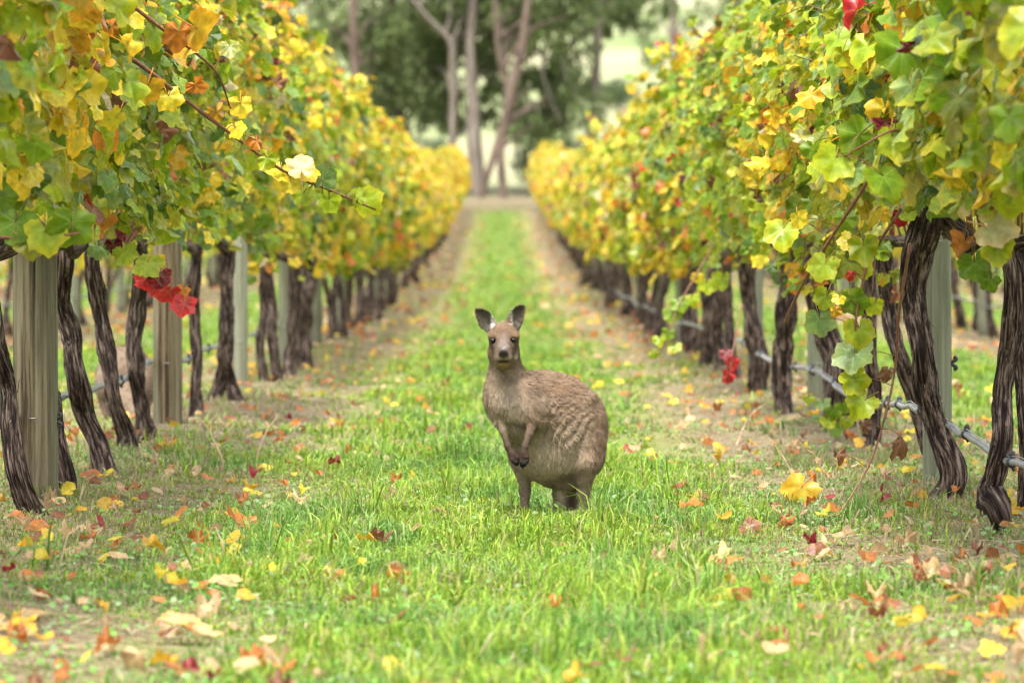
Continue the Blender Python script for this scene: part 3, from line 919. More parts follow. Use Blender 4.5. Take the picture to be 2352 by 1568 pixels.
shoot(vS, [(2240, 380, 12.7), (2160, 330, 12.5), (2060, 300, 12.3), (1990, 330, 12.3), (1940, 360, 12.4)], 4, 2, [
    (2070, 140, 12.2, 150, 'green'), (2150, 200, 12.3, 140, 'green', dict(nrm=(-.4, -1, .5))), (2200, 130, 12.3, 130, 'dark'), (2050, 330, 12.3, 90, 'lime'), (1960, 320, 12.4, 100, 'green', dict(tip=(-1, 0, -.3))),
    (1915, 380, 12.4, 105, 'lime'), (1960, 400, 12.4, 80, 'blue'), (2040, 420, 12.4, 110, 'green'), (2110, 250, 12.3, 110, 'lime'), (2240, 230, 12.4, 130, 'olive'), (2030, 295, 12.4, 70, 'wine', dict(curled=True)),
    (2130, 15, 12.5, 70, 'red'), (2120, 65, 12.5, 55, 'red'), (2300, 525, 12.4, 120, 'cream', dict(tip=(1, 0, -.1))), (2290, 580, 12.4, 90, 'lime'), (2210, 570, 13.4, 70, 'orange', dict(curled=True)), (2240, 620, 13.4, 90, 'green'), (2270, 650, 13.4, 60, 'green')])
vT = VINES[(1, 27.0)]
shoot(vT, [(1640, 560, 24.5), (1600, 630, 24.3), (1560, 700, 24.2), (1530, 780, 24.1), (1510, 815, 24.1)], 2.2, 1.2, [
    (1560, 700, 24.2, 50, 'green'), (1590, 690, 24.2, 40, 'lime'), (1545, 725, 24.2, 45, 'green'), (1535, 770, 24.1, 36, 'green'), (1515, 785, 24.1, 36, 'lime'), (1550, 800, 24.1, 34, 'lime'),
    (1503, 815, 24.1, 28, 'lime'), (1625, 660, 24.3, 50, 'lime'), (1660, 650, 24.3, 55, 'lime'), (1600, 640, 24.3, 32, 'yellow')])
vU = VINES[(1, 23.7)]
shoot(vU, [(1705, 700, 22.8), (1690, 770, 22.7), (1680, 830, 22.6), (1678, 870, 22.6)], 2, 1, [
    (1668, 815, 22.6, 34, 'wine'), (1682, 835, 22.6, 36, 'red'), (1675, 862, 22.6, 40, 'red', dict(curled=True)), (1672, 872, 22.6, 30, 'red')])
vW = VINES[(1, 21.2)]
shoot(vW, [(1920, 1010, 20.4), (1905, 960, 20.3), (1890, 920, 20.2), (1870, 900, 20.2)], 1.8, 1, [
    (1890, 930, 20.2, 40, 'blue'), (1915, 950, 20.2, 44, 'green'), (1905, 970, 20.2, 44, 'lime'), (1935, 940, 20.3, 40, 'green'), (1855, 920, 20.2, 34, 'lime'), (1920, 990, 20.3, 42, 'green'), (1945, 970, 20.3, 38, 'lime')])

# ------------------------------------------------------------------ posts, drip pipes
def make_post(d, px, x_shift, r, h, mat, label, detail, lean=0.0, knots=()):
    b = P(px, 0, d)
    x, y = b[0] + x_shift, d
    g = float(gz(x, y))
    root = thing('wooden_post', (x, y, g), label, 'post', 'trellis posts along the vine rows')
    rng = np.random.default_rng(int(d * 31 + px))
    n, sides = ((56, 130) if d < 22 and r > 0.06 else (40, 40)) if detail else (8, 12)
    z = np.linspace(-0.15, h, n)
    path = np.stack([lean * z, np.zeros(n), z], 1)
    if detail:
        cr = [(rng.uniform(0, 6.28), rng.uniform(0.03, 0.05), rng.uniform(0.05, 0.12), rng.uniform(0, 1)) for _ in range(7)] + [(-1.75, 0.05, 0.30, 0.0), (-1.25, 0.035, 0.14, 0.3)]
        def disp(th, s):
            f = 1 + 0.03 * (vnoise(np.cos(th) * 2, np.sin(th) * 2, s * 1.5, 3) - 0.5) + 0.025 * (vnoise(np.cos(th) * 9, np.sin(th) * 9, s * 2, 4) - 0.5)
            for a, w, dep, s0 in cr:
                aa = a + 0.06 * np.sin(s * 3 + a * 5)
                dd = np.angle(np.exp(1j * (th - aa)))
                f = f - dep * np.exp(-(dd / w) ** 2) * (0.45 + 0.55 * vnoise(s * 2.2, a, 0, 7)) * (s > s0 * 0.6)
            for (ka, kz) in knots:
                dd = np.angle(np.exp(1j * (th - ka)))
                rr = np.hypot(dd * 1.0, (s - kz - .15) * 16)
                f = f + 0.05 * np.exp(-(rr / 0.38) ** 2) - 0.11 * np.exp(-(rr / 0.16) ** 2)
            return f
    else:
        disp = None
    V, F, tp = tube(path, np.linspace(r * 1.03, r * 0.97, n), sides, disp)
    link('shaft', build_mesh('shaft', V, F, mat, True, {'tp': ('FLOAT_VECTOR', tp)}), root)
    # wire staples on the lane side
    for zz in ((0.3, 0.9) if detail else (0.9,)):
        V, F, tp = tube(smooth_path([(-0.012 + lean * zz, -r * 0.9, zz), (-0.012 + lean * zz, -r - 0.006, zz), (0.012 + lean * zz, -r - 0.006, zz), (0.012 + lean * zz, -r * 0.9, zz)], 8), 0.0018, 4)
        link('staple', build_mesh('staple', V, F, M_WIRE, True), root)
    return root, (x, y, g)

def hook_clip(root, x, y, z):
    """black S-shaped line hook on a post"""
    th = np.linspace(0, 2 * math.pi, 26)
    pth = np.stack([x + 0.010 * np.sin(th * 1.5), np.full(26, y), z + np.linspace(0.025, -0.025, 26)], 1)
    V, F, tp = tube(pth, 0.007, 8)
    link('line_hook', build_mesh('line_hook', V, F, M_CLIP, True), root)

pl, _ = make_post(15.45, 82, 0, 0.079, 1.9, M_POST, 'thick knotted weathered post with long vertical crack, green-grey lichen on one side', True, -0.003, ((-1.2, 0.98), (-1.45, 0.33), (-0.9, 0.10), (-2.6, .62)))
hook_clip(pl, 0.083, -0.01, 0.29)
make_post(21.4, 385, 0, 0.071, 1.9, M_POST, 'second stout brown weathered post, streaked with rusty stains', True, 0.0, ((-2.2, 0.7), (-1.0, 0.5)))
make_post(27.3, 553, 0, 0.044, 1.85, M_POST_G, 'slim greenish post beside the forked upside-down Y trunk', True)
make_post(33.0, 655, 0, 0.050, 1.85, M_POST_G, 'slim pale post past the twin dark trunks', True)
pr, _ = make_post(16.2, 2154, 0, 0.053, 1.9, M_POST_G, 'pale smooth grey-green post behind the thick twisted trunk', True, -0.004, ())
hook_clip(pr, 0.060, -0.01, 0.44); hook_clip(pr, -0.062, -0.02, 0.45)
make_post(22.4, 1878, 0, 0.052, 1.85, M_POST_G, 'grey-green post half hidden behind the stout double trunk', True)
make_post(28.2, 1735, 0, 0.050, 1.85, M_POST_G, 'slim grey post behind the shaggy trunk where the drip pipe bends', True)
for side, name in ((-1, 'row that the second kangaroo stands behind'), (1, 'row with the exposed grey drip pipe')):
    for k in range(20):
        d = (39.3 if side < 0 else 34.2) + 6.0 * k
        if d > 149: break
        make_post(d, VPX, side * (ROW + 0.02), 0.052, 1.85, M_POST_G, 'distant grey post farther along the ' + name, False)
    for k in range(10):
        d = 38.5 + 6 * k
        make_post(d, VPX, side * (ROW + PITCH), 0.055, 1.85, M_POST_G, 'grey post in the next row beyond the ' + name, False)

def drip_pipe(row_x, z0, y0, y1, clips, label, detail):
    g = float(gz(row_x, y0))
    base = np.array([row_x, y0, g])
    root = thing('drip_pipe', base, label, 'irrigation pipe', 'drip pipes strung along the vine rows')
    ys = np.arange(y0, y1, 0.25 if detail else 1.0)
    ph = (ys - 16.2) / 6.2 * math.pi
    zs = gz(np.full(len(ys), row_x), ys) + z0 - 0.035 * np.sin(ph) ** 2 + 0.004 * np.sin(ys * 2.3)
    xs = row_x + 0.006 * np.sin(ys * 1.7)
    path = np.stack([xs, ys, zs], 1)
    V, F, tp = tube(path, 0.0115 if detail else 0.011, 10 if detail else 5)
    link('pipe', build_mesh('pipe', V - base, F, M_PIPE, True), root)
    wp = path + np.array([0, 0, 0.019])
    V, F, tp = tube(wp, 0.002, 5)
    link('wire', build_mesh('wire', V - base, F, M_WIRE, True), root)
    for c in clips:
        p = np.array([np.interp(c, ys, xs), c, np.interp(c, ys, zs)])
        ring = smooth_path([(0, -0.014, 0), (0, 0.014, 0)], 6)
        V1, F1, _ = tube(ring + p, np.array([0.012, 0.0175, 0.019, 0.019, 0.0175, 0.012]), 12)
        tip = smooth_path([(0, 0, 0.012), (0.004, 0.002, 0.022), (-0.003, 0, 0.031)], 5)
        V2, F2, _ = tube(tip + p, np.array([0.010, 0.011, 0.010, 0.011, 0.006]), 8)
        tail = smooth_path([(0.002, 0, -0.015), (0.008, 0, -0.026)], 3)
        V3, F3, _ = tube(tail + p, 0.006, 6)
        V, F = merge([(V1, F1), (V2, F2), (V3, F3)])
        link('clip', build_mesh('clip', V - base, F, M_CLIP, True), root)

drip_pipe(ROW - 0.065, 0.265, 9.5, 60, [11.9, 12.7, 13.4, 14.75, 16.35, 17.2, 17.7, 19.3, 20.6, 22.0, 23.4, 25.0, 26.4, 28.2, 29.8, 31.3, 33.0], 'grey irrigation pipe with black clips running in front of the trunks', True)
drip_pipe(-ROW - 0.075, 0.315, 9.5, 60, [12.6, 13.9, 15.0, 16.9, 17.9, 19.6, 20.9, 22.3, 23.9, 25.6, 27.4], 'grey irrigation pipe with black clips hung behind the trunks and stout posts', True)
drip_pipe(ROW + PITCH, 0.35, 34, 80, [], 'blurred grey pipe in the next row past the pale post', False)
drip_pipe(-ROW - PITCH, 0.35, 34, 80, [], 'blurred grey pipe in the next row behind the second kangaroo', False)
# ------------------------------------------------------------------ implicit-surface bodies
class Field:
    def __init__(self, lo, hi, h):
        self.lo, self.h = np.array(lo, float), h
        self.n = np.ceil((np.array(hi) - self.lo) / h).astype(int) + 1
        self.f = np.full(self.n, 0.2, np.float32)
    def box(self, lo, hi):
        a = np.clip(np.floor((np.asarray(lo) - self.lo) / self.h).astype(int), 0, self.n)
        b = np.clip(np.ceil((np.asarray(hi) - self.lo) / self.h).astype(int) + 1, 0, self.n)
        ax = [(self.lo[i] + self.h * np.arange(a[i], b[i])).astype(np.float32) for i in range(3)]
        return (slice(a[0], b[0]), slice(a[1], b[1]), slice(a[2], b[2])), ax[0][:, None, None], ax[1][None, :, None], ax[2][None, None, :]
    def blend(self, sl, d, k, sub=False):
        f = self.f[sl]
        if sub:
            f, d = -f, d
        hh = np.clip(k - np.abs(f - d), 0, None) / k
        r = np.minimum(f, d) - hh * hh * k * 0.25
        self.f[sl] = -r if sub else r
    def cone(self, a, b, ra, rb, k=0.02):
        a, b = np.array(a, float), np.array(b, float)
        m = max(ra, rb) + k + 3 * self.h
        sl, X, Y, Z = self.box(np.minimum(a, b) - m, np.maximum(a, b) + m)
        ba = b - a
        t = np.clip(((X - a[0]) * ba[0] + (Y - a[1]) * ba[1] + (Z - a[2]) * ba[2]) / (ba @ ba + 1e-12), 0, 1)
        d = np.sqrt((X - a[0] - t * ba[0]) ** 2 + (Y - a[1] - t * ba[1]) ** 2 + (Z - a[2] - t * ba[2]) ** 2) - (ra + (rb - ra) * t)
        self.blend(sl, d.astype(np.float32), k)
    def chain(self, pts, k=0.02):
        for (a, ra), (b, rb) in zip(pts[:-1], pts[1:]):
            self.cone(a, b, ra, rb, k)
    def ell(self, c, r, k=0.02, R=None, sub=False):
        c, r = np.array(c, float), np.array(r, float)
        m = r.max() + k + 3 * self.h
        sl, X, Y, Z = self.box(c - m, c + m)
        x, y, z = X - c[0], Y - c[1], Z - c[2]
        if R is not None:
            x, y, z = (R[0][i] * x + R[1][i] * y + R[2][i] * z for i in range(3))
        k0 = np.sqrt((x / r[0]) ** 2 + (y / r[1]) ** 2 + (z / r[2]) ** 2)
        k1 = np.sqrt((x / r[0] ** 2) ** 2 + (y / r[1] ** 2) ** 2 + (z / r[2] ** 2) ** 2)
        d = k0 * (k0 - 1) / (k1 + 1e-6)
        self.blend(sl, d.astype(np.float32), k, sub)
    def sheet(self, poly, y0, cup, thick, k, conv):
        """a cupped ear: outline polygon in x-z, bulging back from the rim"""
        poly = np.array(poly, float)
        lo, hi = poly.min(0) - 0.02, poly.max(0) + 0.02
        sl, X, Y, Z = self.box((lo[0], y0 - 0.04, lo[1]), (hi[0], y0 + 0.06, hi[1]))
        px, pz = X[:, 0, 0][:, None], Z[0, 0, :][None, :]
        d2 = np.full((px.shape[0], pz.shape[1]), 1e9)
        inside = np.zeros_like(d2, bool)
        n = len(poly)
        for i in range(n):
            a, b = poly[i], poly[(i + 1) % n]
            e = b - a
            t = np.clip(((px - a[0]) * e[0] + (pz - a[1]) * e[1]) / (e @ e), 0, 1)
            d2 = np.minimum(d2, (px - a[0] - t * e[0]) ** 2 + (pz - a[1] - t * e[1]) ** 2)
            cr = ((a[1] > pz) != (b[1] > pz)) & (px < (b[0] - a[0]) * (pz - a[1]) / (b[1] - a[1] + 1e-12) + a[0])
            inside ^= cr
        sd = np.where(inside, -1, 1) * np.sqrt(d2)
        dep = np.clip(-sd, 0, 0.022) / 0.022
        ys = y0 + cup * (dep * (2 - dep)) - conv
        d = np.maximum(sd[:, None, :], np.abs(Y - ys[:, None, :]) - thick)
        self.blend(sl, d.astype(np.float32), k)
    def mesh(self):
        f = self.f
        s = f < 0
        c = [(i, j, k) for i in (0, 1) for j in (0, 1) for k in (0, 1)]
        def sub(a, o):
            return a[o[0]:a.shape[0] - 1 + o[0], o[1]:a.shape[1] - 1 + o[1], o[2]:a.shape[2] - 1 + o[2]]
        cnt = sum(sub(s, o).astype(np.int8) for o in c)
        m = (cnt > 0) & (cnt < 8)
        I, J, K = np.where(m)
        idx = np.full(m.shape, -1, np.int64)
        idx[I, J, K] = np.arange(len(I))
        vals = {o: f[I + o[0], J + o[1], K + o[2]] for o in c}
        acc, num = np.zeros((len(I), 3)), np.zeros(len(I))
        for ax in range(3):
            for o in c:
                if o[ax]: continue
                p = list(o); p[ax] = 1; p = tuple(p)
                a, b = vals[o], vals[p]
                x = (a < 0) != (b < 0)
                t = np.where(x, a / np.where(x, a - b, 1), 0)
                q = np.zeros((len(I), 3)) + np.array(o)
                q[:, ax] = t
                acc += q * x[:, None]
                num += x
        V = self.lo + self.h * (np.stack([I, J, K], 1) + acc / num[:, None])
        Q = []
        for ax in range(3):
            a0 = [slice(1, -1)] * 3; a1 = [slice(1, -1)] * 3
            a0[ax], a1[ax] = slice(0, -1), slice(1, None)
            A, B = s[tuple(a0)], s[tuple(a1)]
            u, v = [(1, 2), (2, 0), (0, 1)][ax]
            for flag, flip in ((A & ~B, False), (~A & B, True)):
                e = np.array(np.where(flag)).T
                if not len(e): continue
                e = e + 1
                e[:, ax] -= 1
                def cell(du, dv):
                    q = e.copy(); q[:, u] -= du; q[:, v] -= dv
                    return idx[q[:, 0], q[:, 1], q[:, 2]]
                quad = np.stack([cell(1, 1), cell(0, 1), cell(0, 0), cell(1, 0)], 1)
                Q.append(quad[:, ::-1] if flip else quad)
        return V, np.vstack(Q)

def relax(V, Q, it):
    e = np.vstack([Q[:, [0, 1]], Q[:, [1, 2]], Q[:, [2, 3]], Q[:, [3, 0]]])
    deg = np.bincount(np.concatenate([e[:, 0], e[:, 1]]), minlength=len(V))[:, None]
    for k in range(it):
        acc = np.zeros_like(V)
        for a, b in ((0, 1), (1, 0)):
            for c in range(3):
                acc[:, c] += np.bincount(e[:, a], V[e[:, b], c], len(V))
        V = V + (0.5 if k % 2 == 0 else -0.47) * (acc / deg - V)
    return V

def vnormals(V, Q):
    n = np.cross(V[Q[:, 2]] - V[Q[:, 0]], V[Q[:, 3]] - V[Q[:, 1]])
    out = np.zeros_like(V)
    for i in range(4):
        for c in range(3):
            out[:, c] += np.bincount(Q[:, i], n[:, c], len(V))
    return out / (np.linalg.norm(out, axis=1)[:, None] + 1e-12)

def grow_fur(V, Q, nv, col, length, flow, n, width, rng, skip=None):
    """short bent hairs, two faces each, rooted in the coat"""
    ar = np.linalg.norm(np.cross(V[Q[:, 2]] - V[Q[:, 0]], V[Q[:, 3]] - V[Q[:, 1]]), axis=1)
    if skip is not None:
        ar = ar * (~skip[Q].any(1))
    f = np.searchsorted(np.cumsum(ar) / ar.sum(), rng.random(n)).clip(0, len(Q) - 1)
    w = rng.random((n, 4)); w /= w.sum(1)[:, None]
    q = Q[f]
    mixv = lambda a: (a[q] * (w[..., None] if a.ndim > 1 else w)).sum(1)
    p, nn, fl, ln, c = mixv(V), mixv(nv), mixv(flow), mixv(length), mixv(col)
    # tufts: neighbours share a lean
    tuft = np.stack([vnoise(p[:, 0] * 70, p[:, 1] * 70, p[:, 2] * 70, 60 + i) - 0.5 for i in range(3)], 1)
    fl = fl + 1.1 * tuft + rng.normal(0, 0.16, (n, 3))
    fl = fl - (fl * nn).sum(1)[:, None] * nn
    fl /= np.linalg.norm(fl, axis=1)[:, None] + 1e-9
    ln = ln * rng.uniform(0.6, 1.25, n)
    side = np.cross(fl, nn)
    roll = rng.normal(0, 0.5, n)[:, None]
    side = side * np.cos(roll) + nn * np.sin(roll)
    wd = (width * rng.uniform(0.6, 1.2, n))[:, None]
    p0 = p - nn * 0.001
    p1 = p + fl * (ln * 0.5)[:, None] + nn * (ln * 0.24)[:, None]
    p2 = p + fl * ln[:, None] + nn * (ln * 0.30)[:, None]
    HV = np.stack([p0 - side * wd, p0 + side * wd, p1 + side * wd * .8, p1 - side * wd * .8, p2], 1).reshape(-1, 3)
    b = np.arange(n)[:, None] * 5
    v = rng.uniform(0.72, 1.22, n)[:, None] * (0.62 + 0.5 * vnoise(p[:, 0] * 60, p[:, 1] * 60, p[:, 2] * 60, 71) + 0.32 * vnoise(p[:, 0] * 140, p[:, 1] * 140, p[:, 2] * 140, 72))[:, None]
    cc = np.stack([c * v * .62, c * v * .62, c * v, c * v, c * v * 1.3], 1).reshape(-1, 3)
    return HV, [b + np.array([[0, 1, 2, 3]]), b + np.array([[3, 2, 4]])], cc

# ------------------------------------------------------------------ the kangaroo in the lane
KD = 14.78
KS = 0.3663 / F_PX * KD                    # metres per measuring unit
KX = (1033.6 + 0.3663 * 640 - VPX) / F_PX * KD
KROOT = np.array([KX, KD, float(gz(KX, KD))])

def K(u, v, y):
    z = (1465 - v) * KS
    return np.array([(u - 640) * KS * (1 + y / KD), y, z - y * (CAM_H - z) / KD])

def make_kangaroo():
    F = Field((-0.30, -0.36, -0.02), (0.24, 0.50, 0.77), 0.0041)
    s = KS
    C = lambda u, v, y, r: (K(u, v, y), r * s)
    # trunk
    F.chain([C(352, 640, -.125, 100), C(392, 720, -.125, 132), C(470, 780, -.085, 178), C(560, 800, -.03, 232)], .05)
    F.ell(K(655, 880, .04), np.array([300, 300, 322]) * s, .05)
    F.ell(K(640, 1010, .01), np.array([228, 230, 238]) * s, .05)
    F.ell(K(790, 910, .12), np.array([170, 190, 225]) * s, .03)
    F.ell(K(700, 1165, .04), np.array([125, 110, 105]) * s, .04)
    F.ell(K(742, 1225, -.01), np.array([62, 60, 60]) * s, .03)
    F.ell(K(332, 690, -.135), np.array([112, 100, 120]) * s, .04)
    # neck
    F.chain([C(340, 450, -.15, 86), C(345, 530, -.14, 90), C(350, 610, -.13, 108)], .03)
    F.cone(K(420, 600, -.09), K(540, 680, -.03), 70 * s, 130 * s, .04)
    # head
    F.ell(K(334, 322, -.165), np.array([96, 100, 88]) * s, .02)
    F.chain([C(331, 352, -.205, 70), C(330, 405, -.252, 55), C(329, 438, -.276, 44)], .02)
    F.ell(K(273, 318, -.200), np.array([36, 32, 26]) * s, .015)
    F.ell(K(390, 316, -.200), np.array([36, 32, 26]) * s, .015)
    F.ell(K(284, 425, -.180), np.array([50, 60, 62]) * s, .02)
    F.ell(K(384, 423, -.180), np.array([46, 60, 62]) * s, .02)
    F.ell(K(304, 458, -.275), np.array([29, 30, 26]) * s, .01)
    F.ell(K(354, 457, -.275), np.array([29, 30, 26]) * s, .01)
    F.chain([C(332, 445, -.18, 72), C(328, 486, -.262, 30)], .015)
    F.ell(K(329, 426, -.302), np.array([31, 20, 24]) * s, .006)
    for u in (311, 348):
        F.ell(K(u, 433, -.3145), np.array([9, 12, 7]) * s, .004, sub=True)
    F.ell(K(328, 478, -.302), np.array([36, 16, 5]) * s, .006, sub=True)
    for u, v in ((265, 348), (391, 345)):
        F.ell(K(u, v, -.232), np.array([17, 26, 15]) * s, .008, sub=True)
    # ears
    ea = [(190, 280), (215, 385), (250, 500), (290, 585), (340, 640), (410, 685), (480, 735), (560, 760), (620, 700), (655, 610), (650, 530), (610, 440), (560, 370), (490, 290), (400, 240), (330, 222), (260, 216), (205, 238)]
    eb = [(1255, 205), (1245, 300), (1222, 400), (1205, 490), (1180, 560), (1130, 630), (1060, 700), (1000, 740), (930, 690), (880, 600), (858, 500), (870, 420), (900, 340), (940, 270), (1000, 220), (1065, 175), (1130, 148), (1180, 140), (1230, 155)]
    for pts in (ea, eb):
        poly = [K(94 + .3 * a, 78.4 + .3 * b, -.15)[[0, 2]] for a, b in pts]
        F.sheet(poly, -.152, 0.022, 0.0052, .008, 0.006)
    F.cone(K(268, 275, -.15), K(300, 300, -.16), 24 * s, 40 * s, .015)
    F.cone(K(400, 268, -.15), K(370, 300, -.16), 24 * s, 40 * s, .015)
    # arms: the animal's left arm is the one nearer the flank
    F.chain([C(480, 690, -.15, 80), C(512, 770, -.17, 62), C(520, 850, -.18, 44)], .03)
    F.chain([C(516, 850, -.185, 30), C(492, 930, -.215, 21), C(462, 1015, -.24, 17), C(453, 1050, -.245, 21)], .01)
    F.chain([C(280, 705, -.115, 54), C(290, 800, -.14, 42), C(310, 850, -.16, 29), C(333, 920, -.19, 21), C(358, 1010, -.215, 17), C(383, 1055, -.225, 21)], .012)
    F.ell(K(457, 1075, -.248), np.array([32, 26, 36]) * s, .008)
    F.ell(K(396, 1075, -.230), np.array([30, 25, 34]) * s, .008)
    for a, b in (((438, 1088), (437, 1134)), ((450, 1096), (449, 1141)), ((463, 1096), (465, 1134)), ((476, 1086), (481, 1116)), ((470, 1066), (487, 1090))):
        F.chain([(K(*a, -.252), 10 * s), (K((a[0] + b[0]) / 2 + 1, (a[1] + b[1]) / 2, -.262), 9.5 * s), (K(*b, -.256), 6.5 * s)], .004)
    for a, b in (((380, 1088), (386, 1106)), ((390, 1098), (400, 1122)), ((402, 1100), (414, 1128)), ((412, 1092), (424, 1120)), ((414, 1070), (426, 1092))):
        F.chain([(K(*a, -.234), 10 * s), (K((a[0] + b[0]) / 2 + 2, (a[1] + b[1]) / 2, -.244), 9.5 * s), (K(*b, -.238), 6.5 * s)], .004)
    # hind legs
    F.ell(K(872, 895, .03), np.array([108, 130, 208]) * s, .018)
    F.ell(K(848, 1045, -.02), np.array([118, 130, 150]) * s, .03)
    F.chain([C(842, 1110, -.06, 82), C(838, 1205, -.05, 46), C(832, 1310, -.03, 29), C(828, 1425, -.015, 25)], .02)
    F.chain([C(885, 1130, .0, 46), C(856, 1290, .01, 18), C(836, 1425, -.005, 20)], .02)
    F.chain([C(828, 1430, -.012, 32), C(740, 1450, -.095, 26), C(690, 1455, -.145, 20)], .01)
    F.ell(K(462, 1000, .05), np.array([88, 100, 160]) * s, .03)
    F.chain([C(456, 1085, .03, 68), C(466, 1185, .03, 42), C(470, 1285, .045, 27), C(472, 1420, .06, 24)], .02)
    F.chain([C(472, 1425, .06, 30), C(395, 1452, -.02, 25), C(345, 1456, -.07, 19)], .01)
    # tail, propped down between the legs
    F.chain([C(800, 1080, .16, 110), C(752, 1200, .11, 82), C(728, 1300, .085, 66), C(726, 1400, .10, 58), C(770, 1452, .18, 46), C(850, 1455, .32, 30), C(900, 1456, .44, 18)], .03)
    V, Q = F.mesh()
    V = relax(V, Q, 4)
    nv = vnormals(V, Q)
    # measuring coordinates of every vertex
    z = V[:, 2] + V[:, 1] * (CAM_H - V[:, 2]) / KD
    u = V[:, 0] / (KS * (1 + V[:, 1] / KD)) + 640
    v = 1465 - z / KS
    y = V[:, 1]
    # folds of loose skin on the flank
    win = np.exp(-np.abs((u - 705) / 140) ** 3 - np.abs((v - 930) / 165) ** 3) * (nv[:, 1] < 0.1)
    ang = np.clip((v - 850) / 350, 0, 1) * 0.45 + np.clip((u - 700) / 200, 0, 1) * 0.25
    ph = (u - 880) * np.sin(0.72 + ang) + (v - 700) * np.cos(0.72 + ang)
    ridge = np.sin(ph / 33 * 2 * math.pi + 5 * vnoise(u / 90, v / 90, 0, 5)) * (0.5 + vnoise(u / 40, v / 40, 0, 6))
    V = V + nv * (ridge * win * 0.0060)[:, None]
    hip = np.exp(-((u - 868) / 34) ** 2 - ((v - 712) / 30) ** 2)
    V = V + nv * (hip * 0.013)[:, None]
    nv = vnormals(V, Q)
    # coat colours
    back = np.array([0.215, 0.148, 0.096]); belly = np.array([0.45, 0.36, 0.25]); chest = np.array([0.41, 0.335, 0.245])
    col = np.tile(back, (len(V), 1))
    def blob(uc, vc, ru, rv, c, a=1.0, cond=None, p=2):
        nonlocal col
        m = a * np.exp(-(np.abs((u - uc) / ru) ** p + np.abs((v - vc) / rv) ** p))
        if cond is not None: m = m * cond
        col = col * (1 - m[:, None]) + np.array(c) * m[:, None]
    front = (nv[:, 1] < 0.3)
    blob(350, 760, 115, 170, chest, 0.9, front)
    blob(620, 1060, 220, 150, belly, 0.85, front)
    blob(330, 850, 60, 90, (0.34, 0.27, 0.17), .6, front)
    blob(560, 700, 60, 70, (0.36, 0.29, 0.22), .5, front)
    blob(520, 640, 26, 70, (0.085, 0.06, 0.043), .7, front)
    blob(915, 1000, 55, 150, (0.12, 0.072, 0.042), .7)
    blob(840, 800, 60, 60, (0.33, 0.245, 0.165), .6, front)
    blob(760, 960, 60, 110, (0.36, 0.28, 0.195), .6, front)
    blob(640, 640, 150, 60, (0.225, 0.135, 0.08), .6, front)
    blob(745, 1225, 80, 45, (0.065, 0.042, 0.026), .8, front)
    blob(695, 1330, 34, 100, (0.52, 0.43, 0.30), .9, y > .03)
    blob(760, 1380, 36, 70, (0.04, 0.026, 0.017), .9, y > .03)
    blob(840, 1350, 60, 130, (0.29, 0.23, 0.165), .6)
    blob(470, 1250, 60, 180, (0.25, 0.20, 0.145), .6, y > -.05)
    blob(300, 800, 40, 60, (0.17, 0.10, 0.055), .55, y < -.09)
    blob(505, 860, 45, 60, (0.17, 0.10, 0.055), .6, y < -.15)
    arm = (y < -.175) & (v > 840) & (u < 545)
    t = np.clip((v - 830) / 220, 0, 1) ** 0.45
    dark = np.array([0.036, 0.020, 0.012])
    col = np.where(arm[:, None], col * (1 - t[:, None]) + dark * t[:, None], col)
    blob(455, 1130, 48, 38, (0.006, 0.005, 0.0045), 1.0, arm)
    blob(410, 1120, 42, 34, (0.006, 0.005, 0.0045), 1.0, arm)
    # throat and neck
    neck = (v > 480) & (v < 640)
    blob(350, 580, 70, 55, (0.17, 0.13, 0.09), .75, front)
    blob(270, 520, 25, 60, (0.38, 0.30, 0.21), .5, front)
    # face
    face = (y < -.13) & (v < 515) & (v > 235)
    blob(334, 300, 90, 60, (0.185, 0.11, 0.065), .95, face)
    blob(330, 385, 30, 48, (0.27, 0.235, 0.22), .95, face)
    blob(330, 320, 40, 30, (0.19, 0.145, 0.115), .7, face)
    blob(255, 318, 34, 16, (0.36, 0.23, 0.13), .8, face)
    blob(400, 315, 34, 16, (0.36, 0.23, 0.13), .8, face)
    for uu in (1, -1):
        ex = 265 if uu > 0 else 391
        blob(ex, 350, 33, 26, (0.026, 0.015, 0.010), .95, face)
        blob(ex - uu * 3, 390, 24, 22, (0.045, 0.027, 0.018), .85, face)
        blob(ex - uu * 4, 432, 28, 26, (0.13, 0.085, 0.055), .6, face)
        blob(ex + uu * 38, 425, 16, 40, (0.24, 0.18, 0.13), .6, face)
    blob(328, 425, 35, 27, (0.006, 0.005, 0.005), 1.0, face & (y < -.27), 4)
    blob(328, 452, 12, 16, (0.03, 0.024, 0.02), .9, face)
    blob(302, 460, 24, 14, (0.25, 0.18, 0.13), .7, face); blob(356, 459, 24, 14, (0.25, 0.18, 0.13), .7, face)
    blob(328, 498, 46, 11, (0.42, 0.25, 0.09), .9, face)
    blob(328, 479, 40, 9, (0.02, 0.012, 0.01), 1.0, face & (y < -.22), 3)
    blob(408, 448, 12, 14, (0.60, 0.55, 0.45), .9, face)
    # ears
    ear = (v < 292) & ((u < 286) | (u > 366)) & (y > -.185)
    inner = ear & (nv[:, 1] < -0.1)
    col[inner] = (0.095, 0.078, 0.058)
    sp = vnoise(u / 6, v / 6, 0, 9)
    col[inner] *= (0.65 + 0.8 * sp[inner])[:, None]
    blob(264, 235, 15, 48, (0.72, 0.68, 0.6), 1, inner); blob(376, 218, 13, 50, (0.72, 0.68, 0.6), 1, inner)
    blob(245, 225, 10, 40, (0.03, 0.022, 0.018), .8, inner); blob(396, 238, 8, 38, (0.03, 0.022, 0.018), .8, inner)
    blob(210, 285, 40, 16, (0.70, 0.65, 0.55), .9, ear & ~inner); blob(440, 272, 26, 26, (0.70, 0.65, 0.55), .9, ear & ~inner)
